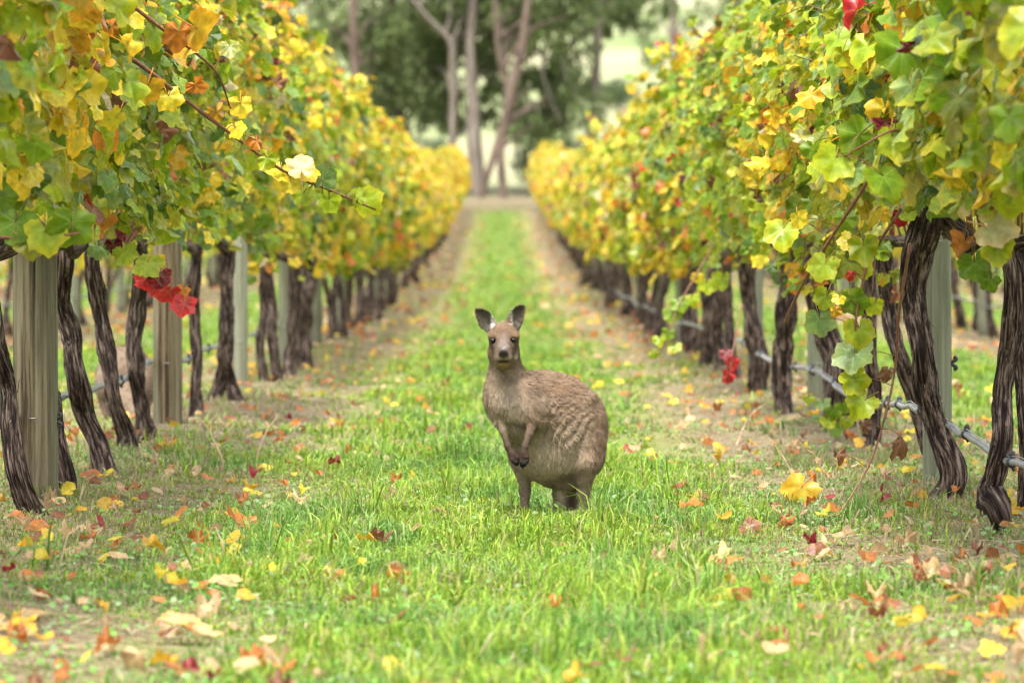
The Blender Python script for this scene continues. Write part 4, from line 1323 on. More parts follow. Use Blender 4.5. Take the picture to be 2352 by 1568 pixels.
    col *= (0.85 + 0.3 * fbm(V[:, 0] * 30, V[:, 1] * 30, V[:, 2] * 30, 15))[:, None]
    col = np.where(face[:, None], col * 0.78, col)
    root = thing('kangaroo', KROOT, 'grey-brown kangaroo standing upright in the lane, looking out, paws hanging', 'kangaroo')
    body = link('body', build_mesh('body', V, Q, M_SKIN, True, {'Col': ('FLOAT_COLOR', rgba(col))}), root)
    # fur
    down = np.array([0, 0, -1.0])
    aft = np.array([0.64, 0.6, 0.0])
    flow = np.tile(down * 0.8 + aft * 0.9, (len(V), 1))
    flow[(v > 1000)] = down + aft * .25
    fb = (u < 480) & (v > 500)
    flow[fb] = down + aft * .15
    flow[face] = np.array([0, 0.75, 0.55])
    flow[face & (np.abs(u - 330) > 40)] = np.array([0, 0.9, -0.25])
    flow[face & (v > 440)] = np.array([0, 0.9, -0.5])
    up = np.stack([np.where(u < 330, -0.7, 0.5), np.zeros(len(V)), np.full(len(V), 0.8)], 1)
    flow[ear] = up[ear]
    ln = np.full(len(V), 0.021)
    ln[v > 1160] = 0.0075
    ln[(v > 1180) & (y > .05)] = 0.014
    ln[arm] = 0.0065
    ln[arm & (v > 1040)] = 0.004
    ln[face] = 0.0058
    ln[face & (v > 400) & (np.abs(u - 328) < 60)] = 0.0035
    ln[ear] = 0.005
    ln[ear & ~inner & (v > 250)] = 0.010
    ln[(v > 505) & (v < 660) & (u < 470)] = 0.013
    skip = (((u - 328) / 36) ** 2 + ((v - 427) / 27) ** 2 < 1) & (y < -.26)
    skip |= (((u - 328) / 42) ** 2 + ((v - 479) / 10) ** 2 < 1) & (y < -.22)
    for ex, ey in ((265, 348), (391, 345)):
        skip |= (((u - ex) / 22) ** 2 + ((v - ey) / 19) ** 2 < 1) & (y < -.15)
    rng = np.random.default_rng(5)
    HV, HF, HC = grow_fur(V, Q, nv, col, ln, flow, 115000, 0.0009, rng, skip)
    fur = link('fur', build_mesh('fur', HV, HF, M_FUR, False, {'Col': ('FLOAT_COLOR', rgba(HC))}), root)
    fur['kind'] = 'stuff'
    # eyes: half-sunk in their sockets
    for ex, ey in ((265, 348), (391, 345)):
        near = (np.abs(u - ex) < 30) & (np.abs(v - ey) < 26) & (nv[:, 1] < -0.2)
        ring = near & (np.hypot(u - ex, v - ey) > 15)
        yy = float(np.median(y[ring])) if ring.any() else -.225
        c = K(ex, ey, yy + 0.0065)
        th, ph_ = np.meshgrid(np.linspace(0, math.pi, 13), np.linspace(0, 2 * math.pi, 20, endpoint=False), indexing='ij')
        r = np.array([19.0, 17.0, 16.5]) * KS
        EV = np.stack([c[0] + r[0] * np.sin(th) * np.cos(ph_), c[1] - r[1] * np.cos(th), c[2] + r[2] * np.sin(th) * np.sin(ph_)], -1).reshape(-1, 3)
        i = np.arange(12)[:, None] * 20; j = np.arange(20)[None]; k2 = (j + 1) % 20
        EQ = np.stack([i + j, i + k2, i + 20 + k2, i + 20 + j], -1).reshape(-1, 4)
        link('eye', build_mesh('eye', EV, EQ, M_EYE, True), root)

make_kangaroo()

def second_kangaroo():
    """a grazing kangaroo seen from behind in the next lane"""
    d, x = 23.2, -2.02
    F = Field((-0.28, -0.35, -0.02), (0.28, 0.60, 0.52), 0.0085)
    F.ell((0, 0.02, 0.27), (0.135, 0.19, 0.125), .04)
    F.ell((0, 0.24, 0.25), (0.095, 0.18, 0.10), .05)
    for s in (-1, 1):
        F.ell((s * 0.10, -0.02, 0.20), (0.062, 0.12, 0.115), .03)
        F.chain([((s * 0.11, 0.06, 0.13), 0.05), ((s * 0.10, -0.03, 0.075), 0.03), ((s * 0.09, -0.05, 0.03), 0.022), ((s * 0.105, 0.10, 0.02), 0.02), ((s * 0.11, 0.16, 0.018), 0.014)], .02)
        F.chain([((s * 0.05, 0.34, 0.22), 0.04), ((s * 0.06, 0.38, 0.12), 0.022), ((s * 0.055, 0.42, 0.03), 0.016), ((s * 0.055, 0.45, 0.015), 0.016)], .02)
        F.chain([((s * 0.03, 0.49, 0.19), 0.02), ((s * 0.06, 0.47, 0.24), 0.02), ((s * 0.075, 0.46, 0.29), 0.008)], .01)
    F.chain([((0, 0.34, 0.25), 0.075), ((0, 0.44, 0.22), 0.05), ((0, 0.50, 0.16), 0.048), ((0, 0.54, 0.08), 0.028), ((0, 0.55, 0.05), 0.02)], .03)
    F.chain([((0, -0.10, 0.20), 0.07), ((0.03, -0.20, 0.09), 0.05), ((0.07, -0.27, 0.035), 0.034), ((0.18, -0.30, 0.025), 0.02)], .03)
    V, Q = F.mesh()
    V = relax(V, Q, 4)
    nv = vnormals(V, Q)
    col = np.tile([0.20, 0.145, 0.10], (len(V), 1)) * (0.8 + 0.4 * fbm(V[:, 0] * 25, V[:, 1] * 25, V[:, 2] * 25, 15))[:, None]
    pale = np.clip((np.abs(V[:, 0]) - 0.09) / 0.05, 0, 1)[:, None] * .5
    col = col * (1 - pale) + np.array([0.30, 0.225, 0.165]) * pale
    root = thing('kangaroo', (x, d, float(gz(x, d))), 'blurred grazing kangaroo seen from behind past the vine trunks in the next lane', 'kangaroo')
    link('body', build_mesh('body', V, Q, M_SKIN, True, {'Col': ('FLOAT_COLOR', rgba(col))}), root)
    rng = np.random.default_rng(6)
    HV, HF, HC = grow_fur(V, Q, nv, col, np.full(len(V), 0.014), np.tile([0, -.6, -.7], (len(V), 1)), 14000, 0.002, rng)
    fur = link('fur', build_mesh('fur', HV, HF, M_FUR, False, {'Col': ('FLOAT_COLOR', rgba(HC))}), root)
    fur['kind'] = 'stuff'

second_kangaroo()
# ------------------------------------------------------------------ gum trees and shrubs beyond the rows
def gum_tree(label, stems, mat, crown, d, n_leaf, seed, tone=1.0, limbs=()):
    """stems: pixel paths (x, y, half-width) at distance d; crown: list of (px, py, dd, rx_px, rz_px) clumps"""
    rng = np.random.default_rng(seed)
    first = stems[0][0]
    bx = P(first[0], first[1], d)[0]
    g = float(gz(bx, d))
    root = thing('gum_tree', (bx, d, g), label, 'tree', 'gum trees behind the vine rows')
    base = np.array([bx, d, g])
    for i, st in enumerate(stems):
        pts = []
        for j, (px, py, r) in enumerate(st):
            w = P(px, py, d)
            if i == 0 and j == 0: w[2] = g - 0.2
            pts.append((*w, r * 0.78 / F_PX * d))
        full = smooth_path(pts, 26)
        V, F, tp = tube(full[:, :3], full[:, 3], 14, lambda th, s: 1 + 0.12 * (vnoise(np.cos(th) * 2, np.sin(th) * 2, s * 1.2, seed) - 0.5))
        link('trunk' if i == 0 else 'limb', build_mesh('trunk', V - base, F, mat, True, {'tp': ('FLOAT_VECTOR', tp)}), root)
    # branches out to each clump of leaves, then the clumps
    P_, N_, T_, S_, C_ = [], [], [], [], []
    main = smooth_path([P(px, py, d) for px, py, r in stems[-1]], 20)
    for ci, (px, py, dd, rx, rz) in enumerate(crown):
        c = P(px, py, d + dd + 2.5)
        start = main[int(np.argmin(np.linalg.norm(main - (c + np.array([0, 0, -1.5])), axis=1)))]
        mid = (start + c) / 2 + np.array([rng.normal(0, .3), rng.normal(0, .3), 0.4])
        V, F, tp = tube(smooth_path([start, mid, c], 10), np.linspace(0.09, 0.02, 10), 6)
        link('branch', build_mesh('branch', V - base, F, mat, True, {'tp': ('FLOAT_VECTOR', tp)}), root)
        rxm, rzm = rx / F_PX * d, rz / F_PX * d
        k = int(n_leaf * (rx * rz) / 9000) + 60
        # sub-clumps
        m = max(6, k // 40)
        sub = rng.normal(0, 0.55, (m, 3)) * np.array([rxm, rxm * 0.8, rzm])
        which = rng.integers(0, m, k)
        p = c + sub[which] + rng.normal(0, 0.24, (k, 3)) * min(rxm, rzm)
        P_.append(p)
        base_c = np.where(rng.random(k)[:, None] < .5, np.array([[0.13, 0.185, 0.055]]), np.array([[0.19, 0.235, 0.10]]))
        tint = (0.65 + 0.7 * rng.random(m))[which][:, None]
        C_.append(base_c * tint * rng.uniform(.75, 1.25, k)[:, None] * tone)
        S_.append(rng.uniform(0.16, 0.32, k))
    pos, colr, sz = np.vstack(P_), np.vstack(C_), np.concatenate(S_)
    pos[:, 2] = np.maximum(pos[:, 2], gz(pos[:, 0], pos[:, 1]) + rng.uniform(0.15, 0.6, len(pos)))
    n = len(pos)
    tip = np.stack([rng.normal(0, .5, n), rng.normal(0, .5, n), np.full(n, -1.0)], 1)
    tip /= np.linalg.norm(tip, axis=1)[:, None]
    sd = rng.normal(0, 1, (n, 3)); sd = np.cross(sd, tip); sd /= np.linalg.norm(sd, axis=1)[:, None]
    w = sz[:, None] * 0.30
    V = np.stack([pos, pos + tip * sz[:, None] * .5 + sd * w, pos + tip * sz[:, None] * 1.25, pos + tip * sz[:, None] * .5 - sd * w], 1).reshape(-1, 3)
    F = np.arange(n)[:, None] * 4 + np.array([[0, 1, 2, 3]])
    me = build_mesh('crown', V - base, F, M_GUM_LEAF, False, {'Col': ('FLOAT_COLOR', rgba(np.repeat(colr, 4, 0)))})
    link('crown', me, root)['kind'] = 'stuff'

def high_crown(px, d, rng, n=9, spread=260, lo=-700, hi=-60):
    return [(px + rng.normal(0, spread * .55), rng.uniform(lo, hi), rng.normal(0, 2.0), rng.uniform(90, 160), rng.uniform(60, 110)) for _ in range(n)]

rg = np.random.default_rng(77)
gum_tree('gum tree with straight reddish-brown trunk, left of a thinner twin stem', [[(815, 420, 16), (818, 230, 14), (812, 60, 13), (815, -150, 12), (800, -500, 8)]], M_GUM_BROWN,
         [(880, 150, 3, 90, 80), (640, 120, 3, 80, 70), (780, 110, 4, 90, 60), (860, 240, 5, 60, 50), (900, 120, 1, 90, 80), (690, 60, 1, 90, 60), (760, 30, -1, 70, 50), (900, 30, 1, 100, 60), (640, 200, 2, 60, 60), (760, 180, 2, 60, 60)] + high_crown(815, 175, rg), 164, 900, 1)
gum_tree('slim brown gum tree stem standing beside the straight reddish trunk', [[(738, 400, 12), (736, 150, 11), (735, 0, 10), (725, -300, 7)]], M_GUM_BROWN,
         [(620, 60, 1, 60, 60), (700, 110, 2, 60, 50), (650, -20, 1, 110, 60)] + high_crown(735, 190, rg, 7), 168, 800, 2)
gum_tree('gum tree with thick dark leaning base and pale forked top', [[(960, 420, 22), (935, 320, 20), (905, 240, 15), (890, 120, 10), (905, -60, 9), (930, -400, 6)]], M_GUM_BROWN,
         [(960, 20, 3, 110, 60), (1000, 130, 4, 90, 70), (900, 60, 4, 110, 70), (1000, 280, 4, 50, 30), (900, 200, 1, 70, 60), (950, 90, 1, 90, 70), (860, 60, 0, 80, 70), (970, 200, 2, 50, 50)] + high_crown(900, 172, rg, 7), 172, 900, 3)
gum_tree('gum tree with brown and white two-tone trunk and a pale stem at its side', [[(1100, 470, 26), (1090, 330, 22), (1085, 220, 17), (1080, 100, 14), (1090, -60, 12), (1080, -400, 8)],
         [(1045, 430, 12), (1040, 330, 11), (1040, 150, 11), (1030, 90, 9), (985, 45, 7), (940, -10, 6)]], M_GUM_PALE,
         [(1060, 120, 4, 100, 60), (1120, 30, 4, 110, 60), (1010, 260, 5, 70, 40), (1130, 250, 5, 50, 50), (1010, 60, 1, 90, 60), (1110, 60, 2, 90, 70), (1020, 230, 3, 60, 50), (980, 150, 1, 70, 60), (1140, 150, 2, 50, 60), (1090, 20, 0, 120, 50)] + high_crown(1080, 165, rg), 166, 900, 4)
gum_tree('gum tree with crossed brown stems meeting at the end of the grass lane', [[(1150, 480, 12), (1155, 440, 13), (1150, 340, 12), (1165, 250, 13), (1200, 110, 14), (1210, 20, 11), (1240, -150, 9), (1240, -500, 6)],
         [(1095, 480, 9), (1120, 400, 11), (1150, 310, 12), (1170, 230, 10), (1145, 120, 8), (1135, -50, 7)]], M_GUM_BROWN,
         [(1200, 70, 4, 90, 70), (1300, 20, 4, 110, 50), (1260, 160, 5, 60, 50), (1290, 260, 4, 90, 60), (1210, 250, 4, 60, 60), (1250, 60, 2, 90, 60), (1280, 230, 3, 80, 60), (1320, 200, 4, 60, 60), (1230, 290, 3, 60, 40), (1200, 20, 1, 110, 50), (1330, 30, 1, 100, 50), (1190, 180, 3, 40, 60)] + high_crown(1220, 163, rg), 162, 900, 5)
gum_tree('gum tree with slender grey trunk and long bare side branch', [[(1345, 430, 16), (1355, 310, 15), (1368, 180, 13), (1375, 60, 12), (1400, -60, 11), (1400, -400, 7)],
         [(1370, 60, 7), (1310, 100, 6), (1260, 115, 5), (1215, 120, 4)]], M_GUM_PALE,
         [(1420, 10, 4, 110, 50), (1330, 20, 4, 90, 40), (1290, 290, -4, 80, 40), (1330, 240, -4, 50, 50), (1420, 30, 2, 70, 40), (1350, 60, 3, 60, 40), (1400, 10, 1, 90, 40)] + high_crown(1390, 185, rg), 167, 900, 6)
gum_tree('gum tree with grey trunk rising behind the orange-tipped foliage', [[(1560, 380, 14), (1550, 150, 12), (1545, 0, 11), (1550, -300, 8)]], M_GUM_PALE,
         [(1500, 110, 2, 50, 40), (1490, 20, 1, 60, 40), (1600, 40, 2, 80, 50)] + high_crown(1550, 200, rg), 205, 900, 7)
gum_tree('gum tree with dark brown trunk just above the right row of vines', [[(1745, 380, 16), (1742, 100, 13), (1740, 0, 12), (1740, -300, 8)]], M_GUM_BROWN,
         [(1690, 20, 1, 60, 40), (1800, 60, 2, 90, 60)] + high_crown(1745, 190, rg), 190, 900, 8)
for i, (px, py, d) in enumerate(((1300, 330, 172), (1235, 340, 176), (1000, 330, 186), (880, 320, 181), (620, 300, 186), (1480, 260, 198), (1420, 190, 232), (1650, 250, 196))):
    rng = np.random.default_rng(300 + i)
    c = P(px, py, d)
    g = float(gz(c[0], d))
    lab = ['round grey-green shrub under the long bare branch', 'loose pale shrub at the foot of the crossed stems', 'small shrub behind the two-tone trunk', 'dark shrub under the leaning base', 'dark shrub behind the straight reddish trunk', 'dusky shrub on the slope behind the right row', 'lone dark bush on the pale hillside', 'bush on the slope behind the dark brown trunk'][i]
    root = thing('shrub', (c[0], d, g), lab, 'shrub', 'shrubs under the gum trees')
    h = max(1.2, (c[2] - g) * 1.15)
    stem = []
    for k in range(5):
        a = rng.uniform(0, 6.28)
        V, F, tp = tube(smooth_path([(0, 0, -.1), (0.2 * math.cos(a), 0.2 * math.sin(a), h * .4), (0.6 * math.cos(a), .6 * math.sin(a), h * .8)], 7), np.linspace(.05, .015, 7), 5)
        stem.append((V, F))
    V, F = merge(stem)
    tp = np.zeros((len(V), 3)); tp[:, 1] = V[:, 2]
    link('stem', build_mesh('stem', V, F, M_GUM_BROWN, True, {'tp': ('FLOAT_VECTOR', tp)}), root)
    n = 2600
    q = rng.normal(0, 1, (n, 3)); q /= np.linalg.norm(q, axis=1)[:, None]
    q *= (rng.random(n) ** 0.4)[:, None] * (0.6 + 0.7 * fbm(q[:, 0] * 2 + i, q[:, 1] * 2, q[:, 2] * 2, 9))[:, None]
    pos = q * np.array([1.25, 1.0, h * 0.48]) + np.array([0, 0, h * 0.55])
    pos[:, 2] = np.maximum(pos[:, 2], 0.1)
    sd = rng.normal(0, 1, (n, 3)); sd /= np.linalg.norm(sd, axis=1)[:, None]
    tip = np.cross(sd, rng.normal(0, 1, (n, 3))); tip /= np.linalg.norm(tip, axis=1)[:, None]
    s = rng.uniform(.08, .16, n)[:, None]
    V = np.stack([pos, pos + tip * s * .5 + sd * s * .35, pos + tip * s, pos + tip * s * .5 - sd * s * .35], 1).reshape(-1, 3)
    cc = np.array([0.10, 0.145, 0.065]) * rng.uniform(.6, 1.4, n)[:, None]
    link('crown', build_mesh('crown', V, np.arange(n)[:, None] * 4 + np.array([[0, 1, 2, 3]]), M_GUM_LEAF, False, {'Col': ('FLOAT_COLOR', rgba(np.repeat(cc, 4, 0)))}), root)['kind'] = 'stuff'

# ------------------------------------------------------------------ grass
def lane_u(x):
    return np.abs(np.mod(x + PITCH / 2, PITCH) - PITCH / 2)

def bare(x, y):
    """1 on the bare, mulched patches"""
    b = np.zeros(np.shape(x))
    for px, py, rx, ry in ((1630, 1300, .16, .42), (2170, 1290, .3, .5), (1900, 1330, .2, .25), (900, 1330, .1, .3), (2000, 1400, .3, .3), (200, 1480, .25, .35), (560, 1300, .14, .3)):
        d = F_PX * CAM_H / (py - VPY)
        cx = (px - VPX) / F_PX * d
        b = np.maximum(b, np.exp(-((x - cx) / rx) ** 2 - ((y - d) / ry) ** 2))
    return np.clip(b + 0.42 * (fbm(x * 1.6, y * 1.1, 0, 91) - 0.5) * (lane_u(x) > .7), 0, 1)

def grass_blades(n, y0, y1, rng, hscale, width, tuft, margin, far=False):
    # area-uniform in the viewed wedge plus a margin
    m = n // tuft
    y = y0 + (y1 - y0) * rng.random(m * 3)
    half = 0.119 * y + margin
    keep = rng.random(m * 3) < half / half.max()
    y = y[keep][:m]
    half = half[keep][:m]
    x = rng.uniform(-1, 1, len(y)) * half
    u = lane_u(x)
    lush = np.clip(1.3 - u * 0.98 + 1.7 * (fbm(x * 1.1, y * 0.6, 0, 80) - 0.5), 0, 1)
    b = bare(x, y)
    ok = rng.random(len(x)) > b * 0.92
    x, y, u, lush = x[ok], y[ok], u[ok], lush[ok]
    big = (vnoise(x * 2.3, y * 1.6, 0, 82) > 0.60) & (u < 0.8)
    th = (0.34 + 0.80 * lush + 0.65 * big) * rng.uniform(.6, 1.3, len(x)) * hscale
    # under the vines longer, drier stalks
    th = th * np.where(u > 1.25, rng.uniform(.8, 2.6, len(x)), 1)
    k = tuft
    X = np.repeat(x, k) + rng.normal(0, 0.018 + 0.012 * (tuft > 6), len(x) * k) * (2.5 if far else 1)
    Y = np.repeat(y, k) + rng.normal(0, 0.018 + 0.012 * (tuft > 6), len(x) * k) * (2.5 if far else 1)
    H = np.repeat(th, k) * rng.uniform(.45, 1.15, len(X))
    Lu = np.repeat(lush, k)
    n = len(X)
    Z = gz(X, Y) - 0.004
    a = rng.uniform(0, 2 * math.pi, n)
    lean = np.abs(rng.normal(0.7, 0.45, n)) * H
    dx, dy = np.cos(a), np.sin(a)
    w = width * rng.uniform(.5, 1.3, n)
    fa = a + math.pi / 2 + rng.normal(0, .6, n)
    wx, wy = np.cos(fa) * w, np.sin(fa) * w
    p0 = np.stack([X, Y, Z], 1)
    W = np.stack([wx, wy, np.zeros(n)], 1)
    mid = p0 + np.stack([dx * lean * .35, dy * lean * .35, H * .62], 1)
    end = p0 + np.stack([dx * lean * 1.25, dy * lean * 1.25, H * np.clip(1.0 - 0.30 * (lean / (H + 1e-6)) ** 1.5, .25, 1)], 1)
    V = np.stack([p0 - W, p0 + W, mid + W * .75, mid - W * .75, end], 1).reshape(-1, 3)
    i = np.arange(n)[:, None] * 5
    # colour: lush green, lime, straw
    g1, g2, g3, st = np.array([.15, .28, .020]), np.array([.28, .40, .042]), np.array([.36, .38, .07]), np.array([.38, .315, .18])
    r1 = rng.random(n)[:, None]
    c = np.where(r1 < .45, g1, np.where(r1 < .85, g2, g3))
    dryp = np.clip(0.62 - 0.75 * Lu, 0.05, .8) * (1.0 if not far else 1.1)
    dry = rng.random(n) < dryp
    c = np.where(dry[:, None], st * rng.uniform(.6, 1.15, n)[:, None], c * rng.uniform(.7, 1.25, n)[:, None])
    cold = (fbm(X * 2.6, Y * 1.7, 0, 84) > 0.56)[:, None]
    c = np.where(cold & ~dry[:, None], c * np.array([.68, .84, 1.5]), c)
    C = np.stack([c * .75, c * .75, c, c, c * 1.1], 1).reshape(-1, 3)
    if far:
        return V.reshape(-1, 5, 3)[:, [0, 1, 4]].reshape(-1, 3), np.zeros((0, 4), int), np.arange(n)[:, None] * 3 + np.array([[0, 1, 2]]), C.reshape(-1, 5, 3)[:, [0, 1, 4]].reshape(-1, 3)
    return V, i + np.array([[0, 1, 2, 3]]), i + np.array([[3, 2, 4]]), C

def make_grass():
    rng = np.random.default_rng(21)
    specs = [('grass', 'fresh green grass blades and tufts around the kangaroo', [(165000, 8.3, 19, .052, .0026, 10, .7, False), (18000, 8.3, 19, .095, .0032, 24, .7, False), (75000, 8.3, 19, .026, .0032, 5, .7, False)]),
             ('grass', 'softly blurred grass of the lane behind the kangaroo', [(95000, 19, 40, .060, .0056, 8, 1.2, False)]),
             ('grass', 'far grass strip running uphill between the rows', [(70000, 40, 85, .085, .012, 6, 2.0, True), (45000, 85, 152, .085, .024, 5, 3.0, True)])]
    for name, label, sets in specs:
        Vs, Qs, Ts, Cs, off = [], [], [], [], 0
        for n, y0, y1, h, w, tuft, mg, far in sets:
            V, Q, T, C = grass_blades(n, y0, y1, rng, h, w, tuft, mg, far)
            Vs.append(V); Qs.append(Q + off); Ts.append(T + off); Cs.append(C)
            off += len(V)
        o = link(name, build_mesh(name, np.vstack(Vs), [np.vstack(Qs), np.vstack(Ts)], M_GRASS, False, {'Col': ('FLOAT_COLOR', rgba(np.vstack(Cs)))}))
        tag(o, label, 'grass', None, 'stuff')
    # small round weed leaves
    n = 15000
    y = 8.5 + 14 * rng.random(n) ** 1.1
    x = rng.uniform(-1, 1, n) * (0.119 * y + .5)
    k = (fbm(x * 1.8, y * 1.2, 0, 93) > 0.5) | (rng.random(n) < .2)
    x, y = x[k], y[k]
    n = len(x)
    z = gz(x, y) + rng.uniform(.008, .045, n)
    nr = np.stack([rng.normal(0, .5, n), rng.normal(-.2, .5, n), np.ones(n)], 1)
    R = orient(nr, rng.normal(0, 1, (n, 3)))
    ov = np.array([(0, 0, 0), (.35, -.25, .05), (.4, -.65, .02), (0, -1, -.05), (-.4, -.65, .02), (-.35, -.25, .05)])
    s = rng.uniform(.008, .022, n)
    V = (np.einsum('nij,vj->nvi', R, ov) * s[:, None, None] + np.stack([x, y, z], 1)[:, None]).reshape(-1, 3)
    c = np.where(rng.random(n)[:, None] < .6, np.array([[.13, .27, .045]]), np.array([[.20, .29, .13]])) * rng.uniform(.7, 1.3, n)[:, None]
    o = link('ground_cover', build_mesh('ground_cover', V, np.arange(n)[:, None] * 6 + np.arange(6)[None], M_GRASS, False, {'Col': ('FLOAT_COLOR', rgba(np.repeat(c, 6, 0)))}))
    tag(o, 'tiny round-leaved weeds creeping between the grass', 'weeds', None, 'stuff')
    # straw and bark mulch lying on the soil
    n = 16000
    y = 8.5 + 26 * rng.random(n) ** 1.4
    x = rng.uniform(-1, 1, n) * (0.119 * y + .6)
    k = rng.random(n) < 0.25 + 0.75 * bare(x, y)
    x, y = x[k], y[k]
    n = len(x)
    a = rng.normal(0, .6, n) + np.where(rng.random(n) < .5, 0, math.pi / 2)
    ln = rng.uniform(.015, .07, n)[:, None]; w = rng.uniform(.0012, .004, n)[:, None]
    p = np.stack([x, y, gz(x, y) + rng.uniform(.004, .016, n)], 1)
    dv = np.stack([np.cos(a), np.sin(a), rng.normal(0, .12, n)], 1); sv = np.stack([-np.sin(a), np.cos(a), rng.normal(0, .3, n)], 1)
    V = np.stack([p - dv * ln - sv * w, p - dv * ln + sv * w, p + dv * ln + sv * w, p + dv * ln - sv * w], 1).reshape(-1, 3)
    c = np.where(rng.random(n)[:, None] < .7, np.array([[.36, .285, .18]]), np.array([[.22, .13, .08]])) * rng.uniform(.6, 1.25, n)[:, None]
    o = link('straw', build_mesh('straw', V, np.arange(n)[:, None] * 4 + np.arange(4)[None], M_GRASS, False, {'Col': ('FLOAT_COLOR', rgba(np.repeat(c, 4, 0)))}))
    tag(o, 'dry straw and shredded bark strewn on the soil', 'straw', None, 'stuff')

make_grass()

# ------------------------------------------------------------------ fallen leaves
FALL = {'orange': ('orange', (0.46, 0.16, 0.035)), 'gold': ('golden yellow', (0.62, 0.36, 0.03)), 'yellow': ('yellow', (0.66, 0.52, 0.05)), 'brown': ('rusty brown', (0.27, 0.10, 0.045)),
        'tan': ('pale tan', (0.55, 0.38, 0.20)), 'red': ('dark red', (0.30, 0.03, 0.04))}

def fallen(px, py, size_px, key, label=None, lift=0.0, upright=0.3, seed=0):
    rng = np.random.default_rng(int(px * 13 + py * 7) + seed)
    d = F_PX * CAM_H / (py - VPY)
    x = (px - VPX) / F_PX * d
    put_fallen(x, d, size_px / F_PX * d, key, rng, label, upright, lift)

def put_fallen(x, y, s, key, rng, label=None, upright=0.35, lift=0.0):
    cn, c = FALL[key]
    curled = key in ('brown', 'orange', 'tan', 'red') and rng.random() < .75
    me = (HI_CURL if curled else HI)[int(rng.integers(len(HI_CURL if curled else HI)))]
    o = bpy.data.objects.new('fallen_leaf', me)
    COL.objects.link(o)
    nr = np.array([[rng.normal(0, upright), -abs(rng.normal(upright, upright)), 1.0]])
    R = orient(nr, rng.normal(0, 1, (1, 3)))[0]
    o.matrix_basis = Matrix.LocRotScale(Vector((x, y, float(gz(x, y)) + 0.022 + lift + 0.12 * s)), Matrix(R.tolist()).to_quaternion(), Vector((s, s, s)))
    o.color = (*[float(v) for v in np.array(c) * rng.uniform(.8, 1.2)], 1)
    if label:
        tag(o, label, 'leaf', 'fallen vine leaves')
    else:
        tag(o, ('curled ' if curled else 'flat ') + cn + ' vine leaf fallen on the grass', 'leaf', 'fallen ' + ('curled ' if curled else 'flat ') + cn + ' vine leaves')

fallen(1842, 1160, 100, 'gold', 'big golden yellow leaf propped upright in the grass by the pale post', .02, 1.6)
fallen(1580, 1190, 62, 'orange', 'curled orange-brown leaf alone on the grass beside the kangaroo', .01)
fallen(548, 1222, 85, 'orange', 'large bright orange curled leaf lying by a bare patch past the trunks', .01)
fallen(888, 1370, 80, 'orange', 'bright orange folded leaf tilted up in the tall grass', .03, .8)
fallen(530, 1385, 95, 'tan', 'large pale tan leaf lying flat below the bare patch', 0)
fallen(395, 1500, 110, 'tan', 'tall upright folded tan leaf standing in the short turf', .03, 1.5)
fallen(315, 1556, 75, 'tan', 'rounded pale cream leaf near the short turf', 0.01, .8)
fallen(245, 1530, 65, 'orange', 'orange leaf lying between the tan leaves', 0)
fallen(235, 1225, 42, 'red', 'dark red curled leaf standing at the foot of the vines', .02, 1.2)
fallen(1865, 1268, 70, 'orange', 'orange leaf under the long hanging shoot tip', .01)
fallen(1570, 1325, 42, 'tan', 'pale cream leaf at the edge of the bare mulched patch', 0)
fallen(2155, 1560, 50, 'gold', 'golden leaf in the shaded dry turf', 0.01)
fallen(15, 1555, 60, 'gold', 'amber leaf in the grass before the thick knotted post', .02, 1.0)
fallen(1720, 1225, 55, 'brown', 'crumpled rusty brown leaf beside the orange-brown one', 0)
fallen(960, 1395, 70, 'tan', 'wide tan leaf beside the folded orange one', 0)
fallen(640, 1565, 80, 'tan', 'long dry curled tan leaf in the front turf', .01)
rngf = np.random.default_rng(404)
cnt = 0
while cnt < 275:
    y = 8.7 + 20 * rngf.random() ** 1.5
    x = rngf.uniform(-1, 1) * (0.119 * y + .2)
    u = float(lane_u(x))
    if rngf.random() > np.clip(0.12 + 0.75 * u, 0, 1): continue
    key = rngf.choice(['orange', 'gold', 'yellow', 'brown', 'tan', 'red'], p=[.24, .11, .07, .19, .36, .03])
    put_fallen(x, y, rngf.uniform(.035, .085), key, rngf)
    cnt += 1

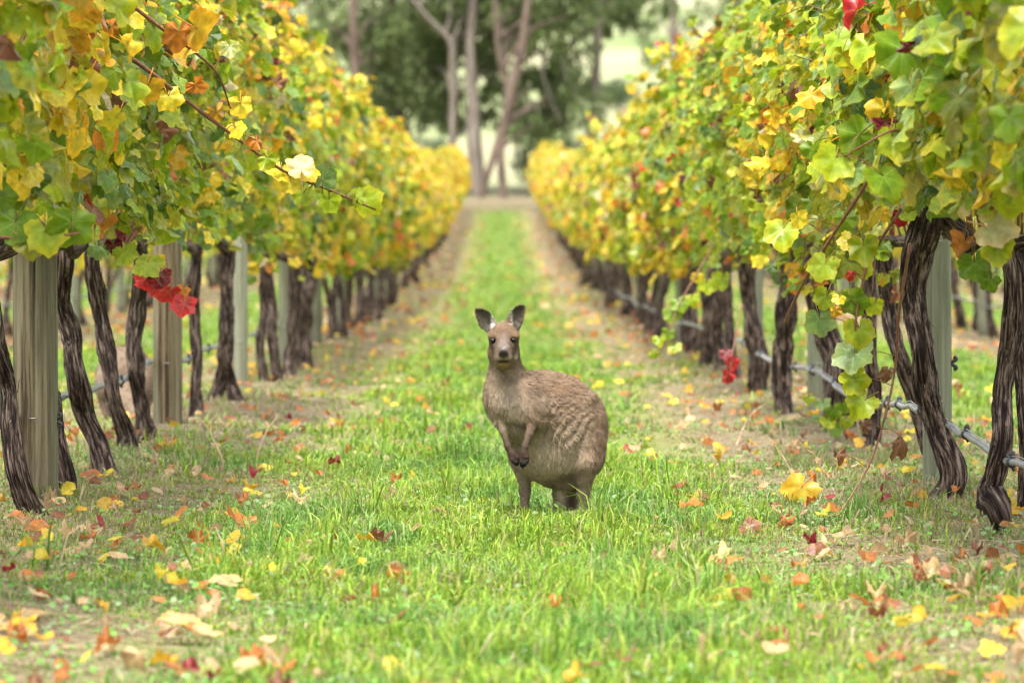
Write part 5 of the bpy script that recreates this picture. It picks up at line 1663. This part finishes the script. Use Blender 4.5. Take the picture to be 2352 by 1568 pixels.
def leaf_litter():
    rng = np.random.default_rng(405)
    n = 9000
    y = 9 + 130 * rng.random(n) ** 1.2
    x = rng.uniform(-1, 1, n) * (0.119 * y + 1)
    k = rng.random(n) < np.clip(0.05 + 0.75 * lane_u(x), 0, 1)
    x, y = x[k], y[k]
    n = len(x)
    pos = np.stack([x, y, gz(x, y) + rng.uniform(.015, .05, n)], 1)
    R = orient(np.stack([rng.normal(0, .4, n), rng.normal(-.3, .4, n), np.ones(n)], 1), rng.normal(0, 1, (n, 3)))
    cs = np.array([v[1] for v in FALL.values()])
    c = cs[rng.choice(len(cs), n, p=[.3, .14, .1, .14, .28, .04])] * rng.uniform(.75, 1.2, n)[:, None]
    s = rng.uniform(.03, .075, n) * np.clip(y / 30, 1, 2.2)
    V, F, C, lp = leaf_mass(pos, R, s, c, c * .85, T_CURL[:1] + T_LOW, rng)
    o = link('leaf_litter', build_mesh('leaf_litter', V, F, M_LEAF, False, {'Col': ('FLOAT_COLOR', rgba(C)), 'lp': ('FLOAT_VECTOR', lp)}))
    tag(o, 'small fallen autumn leaves scattered along the lane', 'leaves', None, 'stuff')

leaf_litter()

# ------------------------------------------------------------------ twigs and dry stalks
def twig(pts, r_px, label, name='dry_stalk', cat='stalk', mat=None, group=None):
    w = np.array([P(*p) for p in pts])
    w[0, 2] = float(gz(w[0, 0], w[0, 1])) - 0.01
    d = float(w[:, 1].mean())
    V, F, tp = tube(smooth_path(w, 16), np.linspace(r_px, r_px * .5, 16) / F_PX * d, 5)
    o = link(name, build_mesh(name, V - w[0], F, mat or M_TWIG, True), None, w[0])
    tag(o, label, cat, group)

twig([(505, 1090, 17.8), (512, 1060, 17.8), (490, 1010, 17.9), (483, 985, 18), (490, 965, 18), (500, 955, 18)], 3, 'bent dry stalk hooked over at its tip beside the vines')
twig([(585, 1030, 18.6), (610, 995, 18.7), (642, 950, 18.8)], 3, 'straight pale dry stem leaning in the grass past the trunks')
twig([(1690, 1010, 20.5), (1720, 960, 20.8), (1760, 925, 21)], 2.5, 'pale dry stem leaning toward the lone straight trunk')
twig([(345, 1130, 17), (352, 1060, 17), (348, 1010, 17), (355, 985, 17)], 1.5, 'thin seed stalk in front of the leaning trunk')
twig([(1270, 1420, 11.2), (1272, 1370, 11.2), (1278, 1330, 11.2)], 1.8, 'short dry stem in the tall front grass')
twig([(1830, 1090, 17.2), (1800, 1050, 17.3), (1770, 1010, 17.4), (1760, 1000, 17.4)], 1.5, 'thin dark bare twig curving over the dry grass')
twig([(1900, 1085, 17.0), (1875, 1050, 17), (1850, 1030, 17.1)], 1.4, 'small forked dark twig beside the brown hanging leaves')
